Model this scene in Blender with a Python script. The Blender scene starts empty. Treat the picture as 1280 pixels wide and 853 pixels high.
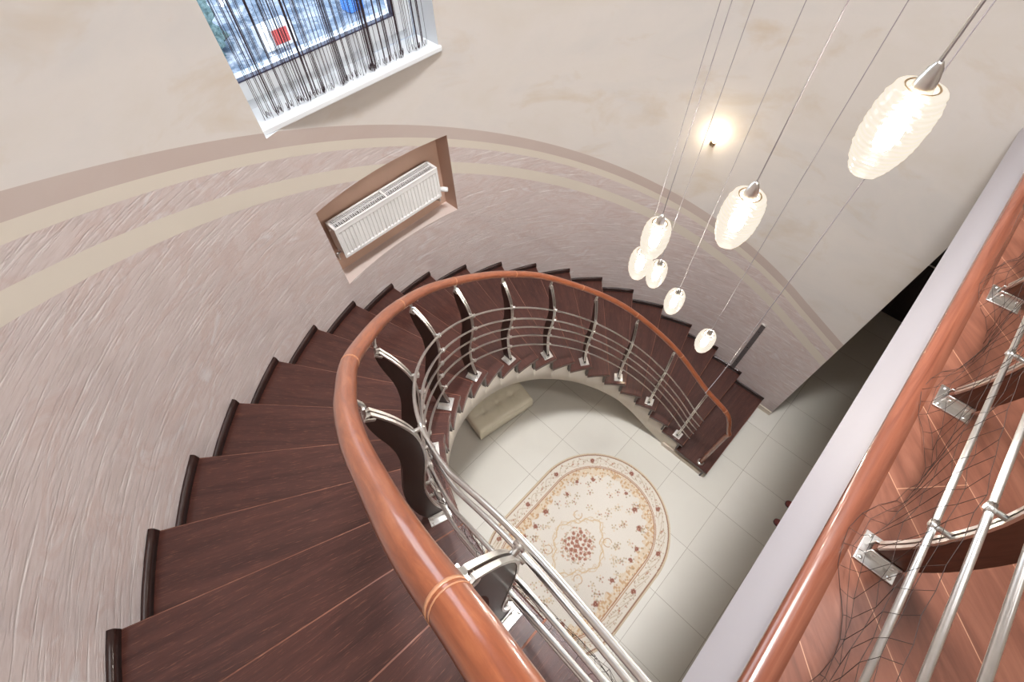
import bpy, bmesh, math, random
import numpy as np
from mathutils import Vector, Matrix
random.seed(7); rng = np.random.default_rng(7)
S = bpy.context.scene
COL = S.collection
PI = math.pi
R_ = math.radians

# ------------------------------------------------------------------ measures
CX, CY = 1.389, 0.123          # centre of the round stairwell
RISE = 0.18043                 # riser height
TH0, DTH = -20.499, 8.9196     # angle of nosing k = TH0 + DTH*k
RW = 2.59                      # wall radius
R_IN = 1.295                   # inner end of the treads
R_STR = 1.33                   # plaster string
CPT = 0.0405                   # metres of straight run per degree of tau
LZ = 24 * RISE                 # landing height
CEIL = 9.2

KT = [(-12.17, 1), (-2.67, 2), (TH0 + 3 * DTH, 3), (TH0 + 22 * DTH, 22), (183.04, 23), (192.6, 24)]

def tau_of(k):
    for (t0, k0), (t1, k1) in zip(KT, KT[1:]):
        if k <= k1 or k1 == 24:
            return t0 + (t1 - t0) * (k - k0) / (k1 - k0)

def k_of(t):
    for (t0, k0), (t1, k1) in zip(KT, KT[1:]):
        if t <= t1 or k1 == 24:
            return k0 + (k1 - k0) * (t - t0) / (t1 - t0)

def pitch(t):
    return RISE * min(k_of(t), 24.0)

def P(t, r, z=0.0):
    if t < 0: return Vector((CX + r, CY + t * CPT, z))
    if t > 180: return Vector((CX - r, CY - (t - 180) * CPT, z))
    a = R_(t)
    return Vector((CX + r * math.cos(a), CY + r * math.sin(a), z))

def NT(t):                     # outward normal and up-stairs tangent
    a = R_(min(max(t, 0), 180))
    return Vector((math.cos(a), math.sin(a), 0)), Vector((-math.sin(a), math.cos(a), 0))

def frange(a, b, step):
    n = max(1, int(math.ceil(abs(b - a) / step - 1e-6)))
    return [a + (b - a) * i / n for i in range(n + 1)]

def edge_y(x): return -0.386 + 0.0155 * (x - 0.288)      # landing edge line

# ------------------------------------------------------------------ materials
def srgb(r, g, b):
    f = lambda c: (c / 255 / 12.92) if c / 255 <= 0.04045 else ((c / 255 + 0.055) / 1.055) ** 2.4
    return (f(r), f(g), f(b), 1.0)

class NG:
    def __init__(s, name):
        s.m = bpy.data.materials.new(name); s.m.use_nodes = True
        s.t = s.m.node_tree; s.b = s.t.nodes['Principled BSDF']; s.o = s.t.nodes['Material Output']
    def n(s, typ, **kw):
        nd = s.t.nodes.new(typ)
        for k, v in kw.items():
            if k.startswith('i_'):
                key = k[2:]; key = int(key) if key.isdigit() else key.replace('_', ' ')
                s.set(nd.inputs[key], v)
            else: setattr(nd, k, v)
        return nd
    def set(s, sock, v):
        if isinstance(v, bpy.types.NodeSocket): s.t.links.new(v, sock)
        elif isinstance(v, bpy.types.Node): s.t.links.new(v.outputs[0], sock)
        else: sock.default_value = v
    def math(s, op, a, b=0.0, c=0.0, clamp=False):
        nd = s.n('ShaderNodeMath', operation=op, use_clamp=clamp)
        s.set(nd.inputs[0], a); s.set(nd.inputs[1], b); s.set(nd.inputs[2], c)
        return nd.outputs[0]
    def mix(s, fac, a, b, blend='MIX'):
        nd = s.n('ShaderNodeMix', data_type='RGBA', blend_type=blend)
        s.set(nd.inputs[0], fac); s.set(nd.inputs[6], a); s.set(nd.inputs[7], b)
        return nd.outputs[2]
    def ramp(s, fac, stops, interp='LINEAR'):
        nd = s.n('ShaderNodeValToRGB'); cr = nd.color_ramp; cr.interpolation = interp
        while len(cr.elements) < len(stops): cr.elements.new(0.5)
        for e, (p, c) in zip(cr.elements, stops):
            e.position = p; e.color = c if len(c) == 4 else (*c, 1)
        s.set(nd.inputs[0], fac)
        return nd.outputs[0]
    def noise(s, vec, scale=5, detail=3, rough=0.5, dist=0.0):
        nd = s.n('ShaderNodeTexNoise')
        s.set(nd.inputs['Vector'], vec); nd.inputs['Scale'].default_value = scale
        nd.inputs['Detail'].default_value = detail; nd.inputs['Roughness'].default_value = rough
        nd.inputs['Distortion'].default_value = dist
        return nd.outputs[0]
    def coord(s, which='Object'):
        return s.n('ShaderNodeTexCoord').outputs[which]
    def mapping(s, vec, scale=(1, 1, 1), loc=(0, 0, 0), rot=(0, 0, 0)):
        nd = s.n('ShaderNodeMapping')
        s.set(nd.inputs['Vector'], vec); nd.inputs['Scale'].default_value = scale
        nd.inputs['Location'].default_value = loc; nd.inputs['Rotation'].default_value = rot
        return nd.outputs[0]
    def bump(s, h, strength=0.3, dist=0.01):
        nd = s.n('ShaderNodeBump'); s.set(nd.inputs['Height'], h)
        nd.inputs['Strength'].default_value = strength; nd.inputs['Distance'].default_value = dist
        s.t.links.new(nd.outputs[0], s.b.inputs['Normal'])
    def base(s, col=None, rough=None, metal=None, **kw):
        if col is not None: s.set(s.b.inputs['Base Color'], col)
        if rough is not None: s.set(s.b.inputs['Roughness'], rough)
        if metal is not None: s.set(s.b.inputs['Metallic'], metal)
        for k, v in kw.items(): s.set(s.b.inputs[k.replace('_', ' ')], v)
        return s.m

def plain(name, rgb, rough=0.5, metal=0.0, var=0.06, scale=18, **kw):
    g = NG(name)
    n = g.noise(g.coord(), scale, 3)
    c = srgb(*rgb)
    dark = tuple(x * (1 - var) for x in c[:3]) + (1,)
    lite = tuple(min(1, x * (1 + var)) for x in c[:3]) + (1,)
    return g.base(g.ramp(n, [(0.3, dark), (0.7, lite)]), rough, metal, **kw)

M = {}
def build_materials():
    M['steel'] = plain('brushed_steel', (232, 230, 226), 0.30, 1.0, 0.05, 60)
    M['chrome'] = plain('chrome', (232, 230, 226), 0.28, 1.0, 0.03, 60)
    M['white_paint'] = plain('white_paint', (233, 232, 231), 0.4, 0, 0.01)
    M['fascia'] = plain('fascia_paint', (190, 186, 193), 0.55, 0, 0.012, 3)
    M['ceiling'] = plain('ceiling_paint', (238, 234, 228), 0.8, 0, 0.01, 2)
    M['room_wall'] = plain('room_wall_paint', (224, 214, 200), 0.8, 0, 0.03, 2)
    M['string'] = plain('string_plaster', (226, 218, 206), 0.75, 0, 0.03, 5)
    M['pvc'] = plain('white_upvc', (236, 240, 244), 0.3, 0, 0.01)
    M['gasket'] = plain('dark_gasket', (62, 64, 92), 0.5)
    M['black'] = plain('dark_metal', (52, 50, 52), 0.45, 0.3)
    M['strip'] = plain('anthracite_strip', (104, 98, 98), 0.45, 0.2, 0.12, 30)
    M['brass'] = plain('warm_nickel', (205, 178, 140), 0.25, 1.0, 0.05)
    M['cord'] = plain('clear_cable', (158, 152, 156), 0.35, 0.25, 0.05)
    M['thread'] = plain('dark_plum_thread', (66, 50, 56), 0.7, 0, 0.25, 40)
    M['net'] = plain('black_net_twine', (52, 38, 34), 0.8)
    M['shoe'] = plain('dark_slipper', (40, 36, 44), 0.6)
    M['shoe_toe'] = plain('red_brown_slipper_toe', (136, 70, 66), 0.6, 0, 0.2, 60)
    M['dark_door'] = plain('dark_door_wood', (46, 34, 36), 0.4, 0, 0.15, 8)
    M['skirting_beige'] = plain('beige_skirting', (206, 194, 178), 0.5)

    # curved plaster wall: UV.x = metres along the wall, UV.y = height above the stair pitch line
    g = NG('curved_wall_plaster')
    uv = g.coord('UV'); sep = g.n('ShaderNodeSeparateXYZ'); g.set(sep.inputs[0], uv)
    v = sep.outputs[1]; ob = g.coord('Object')
    # smooth upper plaster with soft ochre clouds
    c1 = g.noise(g.mapping(ob, (1, 1, 1.7)), 1.1, 5, 0.6, 0.4)
    c2 = g.noise(g.mapping(ob, (1, 1, 1.9), (4, 2, 1)), 1.9, 5, 0.6, 0.5)
    up = g.ramp(c1, [(0.28, srgb(210, 203, 195)), (0.5, srgb(214, 208, 203)), (0.72, srgb(206, 202, 199))])
    up = g.mix(g.ramp(c2, [(0.55, (0, 0, 0)), (0.80, (0.62, 0.62, 0.62))]), up, srgb(196, 177, 150))
    # textured lilac plaster with strokes that follow the stair
    lv = g.n('ShaderNodeCombineXYZ'); g.set(lv.inputs[0], sep.outputs[0])
    g.set(lv.inputs[1], g.math('MULTIPLY_ADD', sep.outputs[0], 0.42, v))          # level trowel strokes
    s1 = g.noise(g.mapping(lv.outputs[0], (1.7, 25, 1)), 1.5, 5, 0.6, 0.6)
    s2 = g.noise(g.mapping(lv.outputs[0], (5.5, 95, 1), (3, 1, 0)), 1.0, 5, 0.65, 0.5)
    cl = g.noise(g.mapping(lv.outputs[0], (1.6, 3.6, 1)), 1.6, 5, 0.6, 1.4)
    low = g.ramp(cl, [(0.33, srgb(200, 186, 182)), (0.48, srgb(207, 194, 191)), (0.57, srgb(201, 183, 178)), (0.70, srgb(214, 206, 205))])
    sm = g.math('ADD', g.math('MULTIPLY', s1, 0.48), g.math('MULTIPLY', s2, 0.52))
    low = g.mix(g.ramp(sm, [(0.535, (0, 0, 0)), (0.61, (0.75, 0.75, 0.75))]), low, srgb(230, 223, 220))
    low = g.mix(g.ramp(sm, [(0.36, (0.5, 0.5, 0.5)), (0.46, (0, 0, 0))]), low, srgb(178, 160, 155))
    cream = g.mix(g.ramp(c2, [(0.64, (0, 0, 0)), (0.82, (0.5, 0.5, 0.5))]), srgb(212, 203, 190), srgb(196, 180, 154))
    brown = g.ramp(c1, [(0.3, srgb(188, 171, 163)), (0.7, srgb(194, 180, 173))])
    vv = g.math('MULTIPLY', g.math('ADD', v, 0.5), 0.4)          # 0..1 over -0.5..2.0
    def at(x): return (x + 0.5) * 0.4
    one, zero = (1, 1, 1, 1), (0, 0, 0, 1)
    mk = lambda stops: g.ramp(vv, stops, 'CONSTANT')
    tex_mask = mk([(0, one), (at(1.085), zero), (at(1.19), one), (at(1.335), zero)])
    cream_mask = mk([(0, zero), (at(1.085), one), (at(1.19), zero), (at(1.335), one), (at(1.40), zero)])
    brown_mask = mk([(0, zero), (at(1.40), one), (at(1.50), zero)])
    col = g.mix(tex_mask, up, low); col = g.mix(cream_mask, col, cream); col = g.mix(brown_mask, col, brown)
    rg = g.ramp(tex_mask, [(0, (0.62, 0.62, 0.62)), (1, (0.42, 0.42, 0.42))])
    hgt = g.math('MULTIPLY', g.ramp(sm, [(0.50, (0, 0, 0)), (0.62, (1, 1, 1))]), tex_mask)
    hgt = g.math('ADD', hgt, g.math('MULTIPLY', g.noise(ob, 14, 4), 0.03))
    g.bump(hgt, 0.45, 0.007)
    M['curved_wall'] = g.base(col, rg)

    M['niche'] = plain('niche_paint', (196, 164, 146), 0.7, 0, 0.04, 4)

    M['niche_sill'] = plain('niche_sill_plaster', (206, 190, 182), 0.6, 0, 0.04, 6)
    # floor tiles 0.6 m
    g = NG('floor_tiles')
    ob = g.coord('Object')
    mp = g.mapping(ob, (1, 1, 1), (-4.307 + 6.0, 0.669 + 6.0, 0))
    br = g.n('ShaderNodeTexBrick', offset=0.0, squash=1.0)
    g.set(br.inputs['Vector'], mp); br.inputs['Scale'].default_value = 1.0
    br.inputs['Brick Width'].default_value = 0.6; br.inputs['Row Height'].default_value = 0.6
    br.inputs['Mortar Size'].default_value = 0.0025; br.inputs['Mortar Smooth'].default_value = 0.1
    br.inputs['Bias'].default_value = 0.0
    br.inputs['Color1'].default_value = srgb(212, 208, 199); br.inputs['Color2'].default_value = srgb(206, 202, 192)
    br.inputs['Mortar'].default_value = srgb(152, 143, 130)
    n = g.noise(mp, 1.7, 5, 0.6, 0.8)
    col = g.mix(g.ramp(n, [(0.35, (0, 0, 0)), (0.7, (0.35, 0.35, 0.35))]), br.outputs[0], srgb(200, 194, 184))
    g.bump(g.math('SUBTRACT', 1.0, br.outputs[1]), 0.2, 0.002)
    M['tiles'] = g.base(col, 0.32)

    # dark wenge treads: UV.x along the tread, UV.y across
    def wenge(name, lo, hi, fleck, rough):
        g = NG(name)
        uv = g.coord('UV'); oi = g.n('ShaderNodeObjectInfo')
        cx = g.n('ShaderNodeCombineXYZ'); g.set(cx.inputs[0], g.math('MULTIPLY', oi.outputs['Random'], 37.0)); g.set(cx.inputs[1], g.math('MULTIPLY', oi.outputs['Random'], 11.0))
        va = g.n('ShaderNodeVectorMath', operation='ADD'); g.set(va.inputs[0], uv); g.set(va.inputs[1], cx.outputs[0])
        a = g.noise(g.mapping(va.outputs[0], (1.2, 14, 1)), 1.6, 6, 0.65, 0.6)
        b = g.noise(g.mapping(va.outputs[0], (9, 160, 1)), 1.3, 4, 0.7)
        col = g.ramp(a, [(0.3, lo), (0.7, hi)])
        col = g.mix(g.ramp(b, [(0.57, (0, 0, 0)), (0.70, (0.8, 0.8, 0.8))]), col, fleck)
        g.bump(b, 0.18, 0.004)
        return g.base(col, rough, Coat_Weight=0.25, Coat_Roughness=0.07, Specular_IOR_Level=0.35)
    M['tread'] = wenge('wenge_tread', srgb(54, 29, 25), srgb(78, 46, 39), srgb(118, 76, 60), 0.30)
    M['tread_edge'] = wenge('wenge_worn_edge', srgb(92, 56, 45), srgb(138, 92, 74), srgb(190, 140, 114), 0.4)
    M['riser'] = wenge('wenge_riser', srgb(36, 20, 17), srgb(52, 30, 26), srgb(70, 44, 36), 0.35)
    g = NG('wenge_plank')
    ob = g.coord('Object')
    a = g.noise(g.mapping(ob, (30, 30, 2.5)), 1.4, 5, 0.6, 0.5)
    M['plank'] = g.base(g.ramp(a, [(0.3, srgb(44, 27, 22)), (0.7, srgb(60, 38, 30))]), 0.38, Coat_Weight=0.08, Coat_Roughness=0.12)
    g = NG('walnut_plank')
    ob = g.coord('Object')
    a = g.noise(g.mapping(ob, (24, 24, 3.0)), 1.5, 5, 0.6, 1.4)
    M['plank_landing'] = g.base(g.ramp(a, [(0.3, srgb(72, 42, 32)), (0.7, srgb(112, 68, 52))]), 0.3, Coat_Weight=0.3, Coat_Roughness=0.12)

    # handrail wood (UV.x runs along the rail)
    g = NG('handrail_wood')
    uv = g.coord('UV')
    a = g.noise(g.mapping(uv, (5, 6, 1)), 2.0, 6, 0.62, 0.8)
    b = g.noise(g.mapping(uv, (40, 10, 1)), 2.0, 3, 0.6)
    col = g.ramp(a, [(0.28, srgb(108, 54, 32)), (0.5, srgb(130, 70, 43)), (0.74, srgb(152, 90, 58))])
    col = g.mix(g.ramp(b, [(0.5, (0, 0, 0)), (0.75, (0.25, 0.25, 0.25))]), col, srgb(104, 50, 34))
    M['rail'] = g.base(col, 0.3, Coat_Weight=0.6, Coat_Roughness=0.1)
    M['rail_joint'] = plain('handrail_joint', (176, 124, 92), 0.35, 0, 0.08, 40)

    # diagonal walnut parquet on the landing
    g = NG('landing_parquet')
    ob = g.coord('Object')
    mp = g.mapping(ob, (1, 1, 1), rot=(0, 0, R_(-47)))
    br = g.n('ShaderNodeTexBrick', offset=0.37, squash=1.0)
    g.set(br.inputs['Vector'], g.mapping(mp, (1, 1, 1), (20.0, 20.005, 0)))
    br.inputs['Scale'].default_value = 1.0; br.inputs['Brick Width'].default_value = 1.45; br.inputs['Row Height'].default_value = 0.19
    br.inputs['Mortar Size'].default_value = 0.0011; br.inputs['Mortar Smooth'].default_value = 0.0
    br.inputs['Color1'].default_value = (0, 0, 0, 1); br.inputs['Color2'].default_value = (1, 1, 1, 1); br.inputs['Mortar'].default_value = (0.5, 0.5, 0.5, 1)
    sh = g.n('ShaderNodeVectorMath', operation='ADD'); g.set(sh.inputs[0], mp)
    sc = g.n('ShaderNodeVectorMath', operation='SCALE'); g.set(sc.inputs[0], br.outputs[0]); sc.inputs[3].default_value = 5.0
    g.set(sh.inputs[1], sc.outputs[0])
    a = g.noise(g.mapping(sh.outputs[0], (1.6, 9, 1)), 1.5, 6, 0.62, 1.6)
    b = g.noise(g.mapping(sh.outputs[0], (3, 55, 1)), 1.5, 4, 0.6)
    k = g.noise(g.mapping(sh.outputs[0], (1.5, 3.4, 1)), 1.9, 4, 0.6, 1.0)
    col = g.ramp(a, [(0.25, srgb(88, 52, 40)), (0.5, srgb(116, 72, 56)), (0.75, srgb(134, 88, 70))])
    col = g.mix(g.ramp(b, [(0.52, (0, 0, 0)), (0.75, (0.35, 0.35, 0.35))]), col, srgb(90, 50, 38))
    col = g.mix(g.ramp(k, [(0.64, (0, 0, 0)), (0.78, (0.75, 0.75, 0.75))]), col, srgb(66, 38, 32))
    col = g.mix(br.outputs[1], col, srgb(176, 132, 106))
    M['parquet'] = g.base(col, 0.3, Coat_Weight=0.25, Coat_Roughness=0.15)
    g = NG('landing_nosing_wood')
    ob = g.coord('Object')
    a = g.noise(g.mapping(ob, (1.5, 26, 26)), 1.6, 6, 0.62, 0.6)
    M['nosing'] = g.base(g.ramp(a, [(0.3, srgb(104, 58, 43)), (0.7, srgb(136, 82, 62))]), 0.26, Coat_Weight=0.5, Coat_Roughness=0.1)

    # cream leather
    g = NG('cream_leather')
    ob = g.coord('Object')
    vo = g.n('ShaderNodeTexVoronoi'); g.set(vo.inputs['Vector'], ob); vo.inputs['Scale'].default_value = 180
    g.bump(vo.outputs[0], 0.15, 0.002)
    M['leather'] = g.base(g.ramp(g.noise(ob, 6, 3), [(0.3, srgb(222, 213, 190)), (0.7, srgb(232, 224, 203))]), 0.42)

    # rug: woven pattern stored as a colour attribute on the pile
    g = NG('rug_pile')
    at_ = g.n('ShaderNodeAttribute', attribute_name='weave')
    n = g.noise(g.coord(), 220, 2)
    col = g.mix(0.2, at_.outputs[0], g.ramp(n, [(0.3, (0.35, 0.3, 0.25)), (0.7, (0.95, 0.93, 0.9))]), 'SOFT_LIGHT')
    g.bump(n, 0.4, 0.003)
    M['rug'] = g.base(col, 0.95)

    # lamp glass
    def glow(name, rgb, st):
        g = NG(name)
        return g.base(srgb(245, 238, 225), 0.35, Emission_Color=rgb, Emission_Strength=st, Transmission_Weight=0.0)
    g = NG('ribbed_lit_glass')
    sp = g.n('ShaderNodeSeparateXYZ'); ob = g.coord('Object'); g.set(sp.inputs[0], ob)
    rib = g.math('SINE', g.math('ADD', g.math('MULTIPLY', sp.outputs[2], 560.0), g.math('MULTIPLY', g.noise(ob, 16, 2), 7.0)))
    em = g.n('ShaderNodeEmission'); em.inputs[0].default_value = (1.0, 0.90, 0.76, 1)
    g.set(em.inputs[1], g.math('MULTIPLY_ADD', rib, 0.07, 1.45))
    tr = g.n('ShaderNodeBsdfTransparent'); tr.inputs[0].default_value = (1, .97, .92, 1)
    gl = g.n('ShaderNodeBsdfGlossy'); gl.inputs['Roughness'].default_value = .12
    m1 = g.n('ShaderNodeMixShader'); m1.inputs[0].default_value = .06; g.set(m1.inputs[1], em.outputs[0]); g.set(m1.inputs[2], gl.outputs[0])
    m2 = g.n('ShaderNodeMixShader'); m2.inputs[0].default_value = .13; g.set(m2.inputs[1], m1.outputs[0]); g.set(m2.inputs[2], tr.outputs[0])
    g.t.links.new(m2.outputs[0], g.o.inputs[0]); M['shade'] = g.m
    M['bulb'] = glow('lit_bulb', (1.0, 0.95, 0.88, 1), 2100.0)
    M['halogen'] = glow('lit_halogen', (1.0, 0.88, 0.66, 1), 30.0)
    M['diffuser'] = glow('fill_light_diffuser', (0.99, 0.99, 1.0, 1), 4.0)  # glowing disc shared by the added fill lights

    # window glass
    g = NG('window_glass')
    tr = g.n('ShaderNodeBsdfTransparent'); gl = g.n('ShaderNodeBsdfGlossy'); gl.inputs['Roughness'].default_value = 0.02
    fr = g.n('ShaderNodeFresnel'); fr.inputs['IOR'].default_value = 1.45
    mx = g.n('ShaderNodeMixShader'); g.set(mx.inputs[0], fr.outputs[0]); g.set(mx.inputs[1], tr.outputs[0]); g.set(mx.inputs[2], gl.outputs[0])
    g.t.links.new(mx.outputs[0], g.o.inputs[0]); M['glass'] = g.m

    # yard outside: frosty ground with leaf litter
    g = NG('frosty_yard')
    ob = g.coord('Object')
    a = g.noise(ob, 1.3, 8, 0.75, 0.5); b = g.noise(ob, 0.35, 4, 0.6)
    col = g.ramp(a, [(0.36, srgb(84, 98, 112)), (0.46, srgb(140, 150, 158)), (0.53, srgb(196, 196, 196)), (0.62, srgb(236, 236, 236))])
    col = g.mix(g.ramp(b, [(0.45, (0, 0, 0)), (0.65, (0.6, 0.6, 0.6))]), col, srgb(150, 166, 178))
    M['yard'] = g.base(col, 0.9)
    g = NG('shrub_leaf')
    M['shrub'] = g.base(g.ramp(g.noise(g.coord(), 9, 5, 0.7), [(0.35, srgb(64, 88, 84)), (0.65, srgb(140, 164, 160))]), 0.8)
    M['red_paint'] = plain('red_paint', (206, 84, 78), 0.5)
    M['blue_paint'] = plain('blue_paint', (82, 140, 214), 0.5)

build_materials()

# ------------------------------------------------------------------ mesh helpers
class MB:
    def __init__(s): s.bm = bmesh.new(); s.uvl = None; s.mi = 0
    def face(s, pts, uvs=None, smooth=False):
        vs = [s.bm.verts.new(p) for p in pts]
        try: f = s.bm.faces.new(vs)
        except ValueError: return None
        f.material_index = s.mi; f.smooth = smooth
        if uvs:
            if s.uvl is None: s.uvl = s.bm.loops.layers.uv.new('UVMap')
            for l, u in zip(f.loops, uvs): l[s.uvl].uv = u
        return f
    def box(s, c, size, rot=None, bevel=0.0, seg=2):
        g = bmesh.ops.create_cube(s.bm, size=1.0)
        vs = g['verts']
        m = Matrix.Translation(Vector(c)) @ (rot.to_4x4() if rot else Matrix.Identity(4)) @ Matrix.Diagonal((*size, 1))
        bmesh.ops.transform(s.bm, matrix=m, verts=vs)
        es = list({e for v in vs for e in v.link_edges}); fs = list({f for v in vs for f in v.link_faces})
        for f in fs: f.material_index = s.mi
        if bevel > 0:
            r = bmesh.ops.bevel(s.bm, geom=es, offset=bevel, segments=seg, affect='EDGES', profile=0.5)
            for f in r['faces']: f.material_index = s.mi; f.smooth = True
        return s
    def prism(s, poly, z0, z1, smooth_side=False):
        """poly: list of (x,y), counter-clockwise"""
        n = len(poly)
        b = [s.bm.verts.new((x, y, z0)) for x, y in poly]; t = [s.bm.verts.new((x, y, z1)) for x, y in poly]
        fs = [s.bm.faces.new(t), s.bm.faces.new(b[::-1])]
        for i in range(n):
            j = (i + 1) % n
            f = s.bm.faces.new((b[i], b[j], t[j], t[i])); f.smooth = smooth_side; fs.append(f)
        for f in fs: f.material_index = s.mi
        return fs
    def tube(s, pts, r, seg=10, cap=True, closed=False, uvlen=None):
        pts = [Vector(p) for p in pts]; n = len(pts)
        rs = r if isinstance(r, (list, tuple)) else [r] * n
        rings = []; prev = None; ln = 0; lens = []
        for i, p in enumerate(pts):
            if closed: d = pts[(i + 1) % n] - pts[i - 1]
            else: d = (pts[min(i + 1, n - 1)] - pts[max(i - 1, 0)])
            d.normalize()
            if prev is None:
                a = Vector((0, 0, 1)) if abs(d.z) < 0.9 else Vector((1, 0, 0))
                u = d.cross(a).normalized()
            else:
                u = (prev - d * prev.dot(d))
                u = u.normalized() if u.length > 1e-6 else d.orthogonal().normalized()
            prev = u; w = d.cross(u)
            rings.append([s.bm.verts.new(p + rs[i] * (math.cos(2 * PI * k / seg) * u + math.sin(2 * PI * k / seg) * w)) for k in range(seg)])
            if i: ln += (p - pts[i - 1]).length
            lens.append(ln)
        if uvlen is not None and s.uvl is None: s.uvl = s.bm.loops.layers.uv.new('UVMap')
        m = n if closed else n - 1
        for i in range(m):
            a, b = rings[i], rings[(i + 1) % n]
            for k in range(seg):
                q = (k + 1) % seg
                f = s.bm.faces.new((a[k], a[q], b[q], b[k])); f.smooth = True; f.material_index = s.mi
                if uvlen is not None:
                    for l, (uu, vv) in zip(f.loops, ((lens[i], k / seg), (lens[i], (k + 1) / seg), (lens[min(i + 1, n - 1)], (k + 1) / seg), (lens[min(i + 1, n - 1)], k / seg))):
                        l[s.uvl].uv = (uu, vv)
        if cap and not closed:
            s.bm.faces.new(rings[0][::-1]).material_index = s.mi; s.bm.faces.new(rings[-1]).material_index = s.mi
        return s
    def lathe(s, prof, seg=32, c=(0, 0, 0), wob=None):
        c = Vector(c); rings = []
        for i, (r, z) in enumerate(prof):
            if r < 1e-5: rings.append([s.bm.verts.new(c + Vector((0, 0, z)))]); continue
            rings.append([s.bm.verts.new(c + Vector(((r + (wob(i, k) if wob else 0)) * math.cos(2 * PI * k / seg), (r + (wob(i, k) if wob else 0)) * math.sin(2 * PI * k / seg), z))) for k in range(seg)])
        for a, b in zip(rings, rings[1:]):
            for k in range(seg):
                q = (k + 1) % seg
                vs = [a[0] if len(a) == 1 else a[k]]
                if len(a) > 1: vs.append(a[q])
                if len(b) > 1: vs += [b[q], b[k]]
                else: vs.append(b[0])
                f = s.bm.faces.new(vs); f.smooth = True; f.material_index = s.mi
        return s
    def obj(s, name, mats, parent=None, normals=True, merge=None):
        if merge: bmesh.ops.remove_doubles(s.bm, verts=s.bm.verts, dist=merge)
        if normals: bmesh.ops.recalc_face_normals(s.bm, faces=s.bm.faces)
        me = bpy.data.meshes.new(name); s.bm.to_mesh(me); s.bm.free()
        for m in (mats if isinstance(mats, (list, tuple)) else [mats]): me.materials.append(m)
        return link(name, me, parent)

def link(name, me, parent=None):
    o = bpy.data.objects.new(name, me); COL.objects.link(o)
    if parent:
        o.parent = parent
        o.matrix_parent_inverse = parent.matrix_basis.inverted() if parent.parent is None else Matrix.Identity(4)
    return o
def empty(name, loc=(0, 0, 0), rz=0):
    o = bpy.data.objects.new(name, None); COL.objects.link(o); o.location = loc; o.rotation_euler = (0, 0, rz)
    o.empty_display_size = 0.1
    return o
def tag(o, label=None, cat=None, group=None, kind=None):
    if label: o['label'] = label
    if cat: o['category'] = cat
    if group: o['group'] = group
    if kind: o['kind'] = kind
    return o

def crom(pts, n=8):
    pts = [Vector(p) for p in pts]; out = []
    for i in range(len(pts) - 1):
        p0 = pts[max(i - 1, 0)]; p1 = pts[i]; p2 = pts[i + 1]; p3 = pts[min(i + 2, len(pts) - 1)]
        for j in range(n):
            t = j / n
            out.append(0.5 * ((2 * p1) + (-p0 + p2) * t + (2 * p0 - 5 * p1 + 4 * p2 - p3) * t * t + (-p0 + 3 * p1 - 3 * p2 + p3) * t ** 3))
    out.append(pts[-1]); return out

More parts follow.
